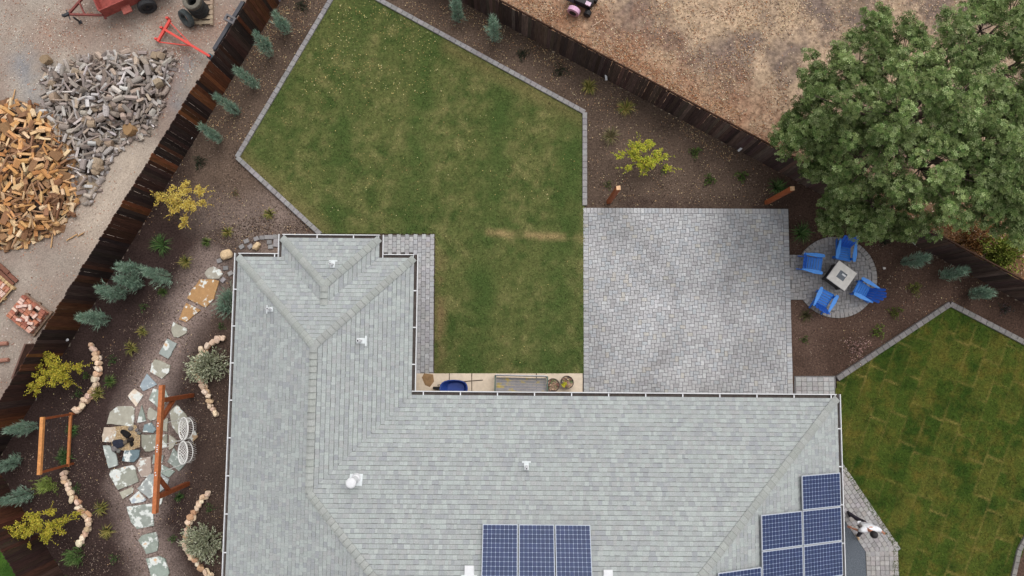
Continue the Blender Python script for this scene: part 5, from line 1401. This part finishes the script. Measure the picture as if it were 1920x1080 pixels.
for (x, y, r, cols, lab) in ((1302, 287, .26, SG, 'small green shrub right of the yellow maple'), (1329, 338, .25, SG, 'small green shrub midway above the patio'), (1390, 332, .25, SG, 'small green shrub above the patio near the right cedar post'), (1247, 318, .24, SG, 'green shrub at the right foot of the yellow maple'), (1140, 347, .2, SG, 'small green shrub left of the left cedar post'),
 (1049, 134, .32, SD, 'dark twiggy shrub between lawn kerb and right fence'), (980, 103, .26, SD, 'low dark shrub right of the tall juniper'), (568, 12, .3, SD, 'dark shrub at the top edge beside the lawn kerb'), (377, 305, .3, SD, 'dark shrub below the fifth juniper'), (443, 363, .18, [C(110, 112, 70), C(150, 110, 90)], 'tiny shrub right of the gold maple'),
 (1713, 541, .28, [C(116, 124, 62), C(92, 100, 48), C(134, 136, 72)], 'round yellow green shrub below the middle juniper'), (1676, 586, .28, [C(106, 116, 54), C(86, 96, 44)], 'yellow green shrub left of the sod lawn corner'), (1644, 622, .29, [C(118, 136, 62), C(96, 116, 50)], 'bright green shrub along the sod lawn kerb'), (1508, 637, .17, SG, 'tiny green shrub beside the patio below the terrace'),
 (1656, 452, .26, SD, 'dark twiggy shrub right of the top blue chair'), (1882, 580, .26, [C(84, 84, 78), C(66, 76, 66), C(120, 96, 96)], 'grey shrub at the right edge above the sod lawn'), (270, 576, .18, DG, 'tiny green shrub left of the cream wedge flagstone'), (214, 675, .2, DG, 'tiny green shrub right of the upper stone edging top'), (147, 738, .2, DG, 'tiny dark shrub left of the upper stone edging'),
 (416, 613, .17, DG, 'tiny green shrub beside the left eave'), (145, 915, .18, DG, 'tiny shrub right of the lower stone edging start'), (216, 1046, .2, DG, 'tiny green shrub at the bottom left of the last stepping stone'), (395, 952, .2, DG, 'small dark shrub by the eave below the swing'), (325, 1010, .16, DG, 'tiny shrub right of the cream edged stepping stone'), (163, 705, .15, SG, 'thin sprig beside the upper stone edging')):
    shrub(x, y, r, lab, cols, leaf=.055 if r > .2 else .04, n=260 if r > .24 else 140)
def maple(px, py, h, lobes, label, cols, n, group='yellow leaved young maples', leaf=.046, cat='tree', twig=C(110, 84, 64)):
    """lobes: pixel positions of leafy branches seen at height z"""
    b = P(px, py); t = thing('maple', label, cat, b, group=group)
    tr_ = MB(); tr_.tube((0, 0, -.05), (0, 0, h*.45), .035, .025, 7)
    cs = []
    for (x, y, z, r) in lobes:
        c = P(x, y, z)-b; cs.append((c, r)); m_ = Vector((c.x*.35, c.y*.35, h*.45+(c.z-h*.45)*.6)); tr_.path([(0, 0, h*.4), m_, c], [.022, .014, .006], 5)
    tr_.build('trunk', m_bark, t)
    mb = MB(); tot = sum(r*r for _, r in cs)
    for c, r in cs:
        subs = [c+Vector((R.gauss(0, r*.45), R.gauss(0, r*.45), R.gauss(0, r*.3))) for _ in range(16)]
        for _ in range(int(2.2*n*r*r/tot)):
            q = R.choice(subs); p = q+Vector((R.gauss(0, r*.15), R.gauss(0, r*.15), R.gauss(0, r*.15)))
            leaf_poly(mb, p, Vector((R.uniform(-1, 1), R.uniform(-1, 1), R.uniform(-.5, .5))), leaf*R.uniform(.7, 1.4), leaf*.42, UPV+rvec()*.5, jit(R.choice(cols), .16, .05))
    cen = sum((c for c, _ in cs), Vector())/len(cs)
    tw = MB()
    for _ in range(14):                     # long outer sprigs
        c, r = R.choice(cs); d = (c-cen)*Vector((1, 1, .3)) if (c-cen).length > .1 else rvec(0, .3); d = (d.normalized()+rvec()*.5+UPV*.15).normalized(); L_ = R.uniform(.3, .6)
        tw.tube(c, c+d*L_, .005, .002, 4)
        for k in range(16):
            p = c+d*L_*(k+R.random())/16+rvec()*.02; leaf_poly(mb, p, d+rvec()*.9, leaf*R.uniform(.7, 1.2), leaf*.4, UPV+rvec()*.5, jit(R.choice(cols), .16, .05))
    tw.build('twig', m_bark, t)
    mb.build('crown', m_leaf, t, attr=True)
MY = [C(206, 184, 88), C(190, 160, 66), C(216, 196, 110), C(176, 150, 66), C(198, 168, 92)]
maple(335, 402, 1.5, [(325, 372, 1.3, .34), (300, 372, 1.1, .2), (345, 352, 1.2, .26), (355, 385, 1.2, .3), (375, 362, 1.0, .2), (332, 390, 1.1, .28), (348, 412, .9, .16), (342, 422, .8, .12), (378, 380, .9, .16)], 'golden yellow young maple beside the left fence', MY, 1500)
ML = [C(168, 172, 60), C(150, 158, 50), C(190, 190, 74), C(132, 142, 46), C(196, 180, 70)]
maple(1225, 305, 1.3, [(1200, 278, 1.2, .34), (1220, 300, 1.1, .3), (1195, 300, 1.0, .26), (1165, 292, .9, .16), (1240, 295, .9, .2), (1205, 312, .9, .22), (1250, 315, .7, .14), (1180, 315, .8, .14), (1218, 270, 1.1, .2)], 'lime yellow maple in the bed above the patio', ML, 1600)
MO = [C(176, 166, 58), C(156, 150, 50), C(190, 176, 74), C(132, 130, 46), C(172, 148, 56)]
maple(125, 700, 1.4, [(100, 690, 1.2, .34), (80, 715, 1.2, .32), (110, 710, 1.2, .34), (120, 690, 1.0, .24), (65, 730, 1.0, .22), (90, 675, 1.0, .22), (145, 688, .8, .18), (70, 690, .9, .18), (130, 715, .8, .14)], 'mustard yellow shrub by the left fence above the trellis', MO, 1700)
maple(85, 985, 1.4, [(70, 985, 1.2, .34), (45, 990, 1.2, .3), (100, 985, 1.1, .32), (95, 960, 1.0, .2), (60, 970, 1.0, .24), (25, 995, 1.0, .22), (85, 1005, 1.0, .24), (120, 975, .8, .16), (30, 1010, .9, .18), (140, 965, .6, .12), (52, 1025, .7, .12)], 'mustard yellow shrub above the bottom corner fence', MO, 1800)
def sage(px, py, r, label, seed):
    b = P(px, py); t = thing('sage_bush', label, 'shrub', b, group='silver green bushes along the eave')
    mb = MB(); st_ = MB(); h = .8
    for _ in range(300):
        v = rvec(.15, 1); a = math.atan2(v.y, v.x); k = .85+.25*math.sin(2*a+seed)+R.uniform(-.15, .25)
        e = Vector((v.x*r*k, v.y*r*k, .15+v.z*h*.8)); 
        if R.random() < .3: st_.tube((0, 0, 0), e, .006, .003, 4)
        for j in range(9):
            u = R.uniform(.35, 1.05); p = e*u+rvec()*.03; d = (e.normalized()+rvec()*.7)
            leaf_poly(mb, p, d, R.uniform(.07, .12), .019, rvec(), jit(R.choice([C(186, 190, 162), C(164, 170, 140), C(200, 202, 176), C(140, 146, 116), C(176, 174, 144)]), .15, .04))
    st_.build('stem', m_bark, t); mb.build('foliage', m_leaf, t, attr=True)
sage(398, 685, .72, 'silver green bush spilling over the upper eave side edging', 1.0)
sage(390, 1012, .74, 'silver green bush spilling over the lower eave side edging', 2.5)
b_ = P(1603, 650)
shrub(1603, 652, .55, 'dry pinkish bare shrub beside the sod lawn kerb', [C(184, 150, 140), C(160, 124, 116), C(200, 170, 158), C(130, 100, 92)], n=420, h=.5, leaf=.05, group=None)

# big tree over the fence
tb = P(1600, 285); tree = thing('shade_tree', 'large dense green tree overhanging the right fence and terrace', 'tree', tb); to = tree.location
TL = [(1700, 210, 6.3, 1.3), (1600, 200, 5.6, 1.1), (1790, 190, 6.4, 1.15), (1860, 270, 6.2, 1.3), (1740, 310, 5.9, 1.3), (1640, 300, 5.4, 1.15), (1560, 270, 4.6, .95), (1500, 258, 3.8, .62), (1562, 345, 3.9, .66), (1585, 385, 3.8, .75),
      (1650, 385, 4.2, .8), (1725, 395, 4.3, .7), (1800, 370, 5.0, 1.0), (1880, 375, 5.0, .9), (1560, 140, 4.6, .8), (1620, 110, 5.0, .85), (1640, 45, 4.2, .55), (1700, 110, 5.6, 1.0), (1790, 100, 5.8, 1.0), (1850, 50, 5.2, .95),
      (1900, 130, 5.8, 1.1), (1905, 20, 4.6, .8), (1960, 250, 5.6, 1.3), (1840, 15, 4.2, .6), (1530, 300, 3.5, .45), (1930, 330, 5.6, 1.1), (1890, 310, 5.6, 1.0), (1830, 300, 5.8, 1.0), (1910, 400, 4.8, .8), (1915, 230, 6.0, 1.1), (1850, 340, 5.4, .9), (1680, 425, 3.4, .42), (1560, 415, 3.2, .4), (1535, 165, 4.0, .5), (1960, 90, 5, 1.0), (1625, 425, 3.3, .4), (1490, 230, 3.2, .4), (1475, 250, 3.2, .42), (1520, 215, 3.8, .55), (1545, 250, 4.2, .7)]
wood = MB(); trunk_top = Vector((tb.x+.3, tb.y+.2, 2.2)); wood.path([tb-Vector((0, 0, .1)), tb+Vector((.1, .05, 1.1)), trunk_top], [.34, .26, .22], 9)
crown = MB(); TCOL = [C(108, 124, 72), C(90, 110, 60), C(126, 142, 90), C(76, 98, 52), C(146, 160, 110), C(112, 126, 76)]
for li, (x, y, z, r) in enumerate(TL):
    c = P(x, y, z); m_ = trunk_top+(c-trunk_top)*.5+Vector((0, 0, -.3)); wood.path([trunk_top-Vector((0, 0, .2)), m_, c-Vector((0, 0, r*.3))], [.11, .07, .03], 6)
    nclump = int(38*r*r)+11; lobecol = R.uniform(.82, 1.16)
    for _ in range(nclump):
        v = rvec(-.35, 1); cc_ = c+Vector((v.x*r*1.08, v.y*r*1.08, v.z*r*.75))*(R.uniform(.45, 1.0) if R.random() < .8 else R.uniform(1.0, 1.22)); cr = R.uniform(.09, .27)
        if R.random() < .35: wood.tube(c-Vector((0, 0, r*.3)), cc_, .018, .007, 4)
        kcol = R.uniform(.62, 1.2)*lobecol*(1.3 if R.random() < .14 else 1)
        for _ in range(int(58*cr/.24)):
            w_ = rvec(-.4, 1); p = cc_+Vector((w_.x*cr, w_.y*cr, w_.z*cr*.7))*R.uniform(.5, 1.15); ax = (w_*.7+UPV*.8+rvec()*.5).normalized()
            col = tuple(q*kcol for q in jit(R.choice(TCOL), .12, .04)); e1 = ax.cross(rvec()).normalized(); e2 = ax.cross(e1); l = R.uniform(.042, .08); ph = R.uniform(0, 6)
            nl = R.choice((4, 5, 5, 6))
            for k in range(nl):
                a = ph+6.283*k/nl; d = (e1*math.cos(a)+e2*math.sin(a)+ax*.25).normalized(); s_ = d.cross(ax).normalized()*l*.27; q = p+d*.008
                crown.add([q, q+d*l*.55+s_, q+d*l, q+d*l*.55-s_], [(0, 1, 2, 3)], col)
wood.build('trunk', m_bark, tree, to, smooth=True)
crown.build('crown', m_leaf, tree, to, attr=True)
# bushes beyond the fence at the right edge
shrub(1812, 452, 1.05, 'rusty brown dried bush behind the right fence', [C(130, 92, 56), C(112, 78, 48), C(146, 108, 66), C(94, 70, 44)], n=2600, h=.8, leaf=.07, group=None)
shrub(1868, 475, .85, 'bright yellow green bush behind the right fence', [C(136, 146, 64), C(112, 128, 52), C(158, 162, 80), C(92, 108, 44)], n=2200, h=1.5, leaf=.1, group=None)

# ------------------------------------------------------------------ litter
def scatter(name, label, regions, cat, size, zf, cols, flat=.3):
    mb = MB()
    for poly, n in regions:
        q = poly_px(poly); xs = [p[0] for p in q]; ys = [p[1] for p in q]; k = 0; tries = 0
        while k < n and tries < n*12:
            tries += 1; x, y = R.uniform(min(xs), max(xs)), R.uniform(min(ys), max(ys))
            if not inside(q, x, y): continue
            if fbm(x, y, .9, 3, 12)+R.uniform(-.25, .7) < 0: continue
            k += 1; s_ = R.uniform(*size); a = R.uniform(0, 6.28); z = zf+R.uniform(.004, .02); el = R.uniform(.45, .8)
            pts = [Vector((x+s_*math.cos(a), y+s_*math.sin(a), z+R.uniform(0, s_*flat))), Vector((x-s_*el*math.sin(a), y+s_*el*math.cos(a), z)), Vector((x-s_*math.cos(a), y-s_*math.sin(a), z+R.uniform(0, s_*flat))), Vector((x+s_*el*math.sin(a), y-s_*el*math.cos(a), z))]
            mb.add(pts, [(0, 1, 2, 3)], jit(R.choice(cols), .2, .05))
    tag(mb.build(name, m_litter, attr=True), label, cat, kind='stuff')
LFC = [C(214, 186, 142), C(192, 150, 108), C(228, 206, 160), C(168, 124, 92), C(200, 168, 128)]
scatter('fallen_leaves', 'yellow and tan fallen leaves scattered over the beds', [
    ([(530, 0), (620, 0), (460, 270), (375, 245)], 520), ([(526, 10), (545, 20), (400, 255), (378, 245)], 420), ([(720, 0), (880, 8), (1300, 240), (1100, 205)], 620), ([(880, 14), (1120, 145), (1100, 165), (860, 30)], 320),
    ([(1100, 150), (1480, 340), (1470, 385), (1105, 385)], 480), ([(1280, 225), (1390, 290), (1370, 305), (1270, 245)], 200), ([(300, 280), (600, 430), (440, 470), (250, 440)], 260), ([(1490, 590), (1700, 470), (1900, 560), (1600, 680)], 160), ([(60, 600), (430, 520), (420, 1070), (120, 1070)], 220)], 'leaves', (.012, .025), 0.0, LFC)
scatter('fallen_leaves', 'pale fallen leaves scattered over the patio lawn', [([(640, 5), (700, 5), (1080, 215), (1080, 380), (620, 420), (470, 290)], 330), ([(640, 5), (700, 5), (840, 80), (800, 180), (560, 180)], 420), ([(820, 440), (1080, 440), (1080, 690), (820, 690)], 30)], 'leaves', (.012, .024), .10, [C(216, 196, 130), C(196, 172, 112), C(226, 212, 160), C(176, 146, 96)])
scatter('bark_chips', 'mixed bark and gravel chips covering the garden beds', [
    ([(20, 880), (370, 430), (440, 470), (425, 1080), (130, 1080)], 9000), ([(370, 440), (560, 380), (600, 432), (440, 470)], 2600), ([(300, 380), (530, 0), (620, 0), (445, 300), (590, 430), (440, 440)], 2200), ([(720, 0), (880, 8), (1480, 340), (1475, 385), (1105, 385), (1100, 205)], 3600), ([(1490, 690), (1490, 400), (1680, 440), (1920, 570), (1780, 565), (1570, 700)], 2600)], 'chips', (.012, .026), 0.0, [C(138, 118, 104), C(112, 92, 80), C(88, 70, 60), C(64, 50, 44), C(160, 142, 128), C(50, 40, 36)], .8)
scatter('stone_chips', 'pale gravel and rusty leaves strewn over the wood yard', [([(0, 0), (440, 0), (150, 500), (0, 740)], 3200), ([(290, 120), (450, 0), (440, 20), (300, 235)], 700), ([(0, 20), (420, 5), (330, 100), (60, 110)], 700)], 'gravel', (.014, .034), -.02, [C(206, 190, 174), C(176, 158, 144), C(186, 138, 112), C(150, 128, 114), C(160, 108, 86), C(222, 212, 200)], .5)
scatter('fallen_leaves', 'rusty leaf litter on the dry field along the fence', [([(900, 0), (1000, 0), (1500, 270), (1480, 310)], 2600), ([(1000, 0), (1440, 0), (1500, 250), (1300, 190)], 1500), ([(1690, 405), (1800, 400), (1920, 470), (1920, 525)], 500)], 'leaves', (.014, .034), -.015, [C(168, 118, 84), C(150, 98, 68), C(186, 138, 100), C(132, 90, 66), C(196, 160, 122)], .7)
scatter('dry_stubble', 'pale dry grass stubble over the field', [([(900, 0), (1920, 0), (1920, 520), (1480, 300)], 20000)], 'stubble', (.014, .04), -.03, [C(200, 174, 144), C(186, 158, 128), C(166, 138, 114), C(140, 118, 102), C(210, 188, 162), C(164, 128, 102), C(128, 110, 98)], .6)

# ------------------------------------------------------------------ person walking on the garden walk
pf = P(1598, 985); pf.z = .055
per = thing('person', 'person in a white shirt and dark trousers walking on the garden walk', 'person', pf); po = per.location
def skin_part(name, verts, edges, radii, material, root=0, color=None, sub=2):
    me = bpy.data.meshes.new(name); me.from_pydata([tuple(Vector(v)-po) for v in verts], edges, [])
    ob = place(name, me, per, None, 0, color)
    sk = ob.modifiers.new('skin', 'SKIN'); sk.use_smooth_shade = True
    for i, r in enumerate(radii):
        v = me.skin_vertices[0].data[i]; v.radius = r if isinstance(r, tuple) else (r, r); v.use_root = (i == root)
    ss = ob.modifiers.new('sub', 'SUBSURF'); ss.levels = sub; ss.render_levels = sub
    me.materials.append(material); return ob
hip = P(1619, 985, .95); chest = P(1628, 990, 1.28); neck = P(1633, 996, 1.47); head = P(1638.5, 1003, 1.60)
LS, RS = P(1616, 994, 1.36), P(1646, 992, 1.38); LE, LH = P(1608, 994, 1.10), P(1597, 990, .90); RE, RH = P(1653, 996, 1.14), P(1657, 1000, .98)
RHp, LHp = hip+Vector((.07, .07, -.03)), hip+Vector((-.05, -.09, -.03))
tk, ta = P(1605.5, 972, .50), P(1591.5, 961.5, .12); lk, la = P(1614, 997, .52), P(1608.5, 1005, .12)
fdir = Vector((.33, -.94, 0)).normalized()
V = [hip, chest, neck, head, LS, LE, LH, RS, RE, RH, RHp, tk, ta, LHp, lk, la, head+fdir*.03+UPV*.08]
skin_part('body', V, [(0, 1), (1, 2), (2, 3), (1, 4), (4, 5), (5, 6), (1, 7), (7, 8), (8, 9), (0, 10), (10, 11), (11, 12), (0, 13), (13, 14), (14, 15), (3, 16)],
          [(.12, .10), (.13, .10), .05, .085, .055, .042, .03, .055, .042, .03, .075, .055, .04, .075, .055, .04, .07], m_skin)
def hand(w, d, s):
    d = d.normalized(); side = d.cross(UPV).normalized()
    V_ = [w, w+d*.07]; E_ = [(0, 1)]; r_ = [.024, (.034, .018)]
    for k, ln in ((-1.5, .07), (-.5, .085), (.5, .08), (1.5, .06)):
        i = len(V_); V_ += [w+d*.085+side*k*.019, w+d*(.085+ln*.6)+side*k*.022-UPV*.012, w+d*(.085+ln)+side*k*.022-UPV*.035]; E_ += [(1, i), (i, i+1), (i+1, i+2)]; r_ += [.010, .009, .007]
    i = len(V_); V_ += [w+d*.03+side*s*.04, w+d*.07+side*s*.06]; E_ += [(0, i), (i, i+1)]; r_ += [.012, .009]
    skin_part('hand', V_, E_, r_, m_skin, sub=1)
hand(LH, LH-LE, 1); hand(RH, RH-RE, -1)
skin_part('shirt', [hip-Vector((0, 0, .06)), hip+Vector((.0, .0, .08)), chest, chest+(neck-chest)*.55, LS, LS+(LE-LS)*.75, RS, RS+(RE-RS)*.75], [(0, 1), (1, 2), (2, 3), (2, 4), (4, 5), (2, 6), (6, 7)], [(.165, .135), (.16, .13), (.175, .13), .08, .085, .065, .085, .065], m_cloth, 1, C(236, 236, 240))
skin_part('trousers', [hip+Vector((0, 0, -.02)), RHp, tk, ta, LHp, lk, la], [(0, 1), (1, 2), (2, 3), (0, 4), (4, 5), (5, 6)], [(.135, .115), .095, .075, .062, .095, .075, .062], m_cloth, 0, C(58, 54, 64))
for a_ in (ta, la):
    f_ = Vector((a_.x, a_.y, po.z+.035)); skin_part('shoe', [f_-fdir*.07, f_+fdir*.04, f_+fdir*.17], [(0, 1), (1, 2)], [(.042, .04), (.045, .035), (.04, .025)], m_cloth, 0, C(190, 160, 128) if a_ is la else C(46, 42, 46), sub=1)
hc = head+UPV*.035
hm = MB(); hd = fdir
Mh = rot_to(fdir)
hm.lathe([(.118, -.06), (.122, 0), (.112, .05), (.08, .10), (.04, .122), (.001, .128)], hc-fdir*.02, 16)
hm.build('hair', mat('hair', 'plain', C(46, 42, 44), noise_amp=.3, noise_scale=40, rough=.7), per, po, smooth=True)
fm = MB()
fm.box(head+fdir*.088, (.03, .024, .04), Matrix.Rotation(math.atan2(fdir.y, fdir.x), 3, 'Z')); fm.build('nose', m_skin, per, po)
for s in (-1, 1):
    side = Vector((-fdir.y, fdir.x, 0))
    em = MB(); em.lathe([(.001, -.011), (.009, -.006), (.011, 0), (.009, .006), (.001, .011)], head+fdir*.077+side*.032*s+UPV*.02, 8); em.build('eye', m_iron, per, po)
    em = MB(); em.lathe([(.001, -.03), (.014, -.02), (.018, 0), (.014, .02), (.001, .03)], head+side*.088*s+UPV*.005, 8); em.build('ear', m_skin, per, po)
em = MB(); em.box(head+fdir*.082-UPV*.045, (.012, .045, .01), Matrix.Rotation(math.atan2(fdir.y, fdir.x), 3, 'Z')); em.build('mouth', mat('lips', 'plain', C(150, 84, 76), noise_amp=0), per, po)
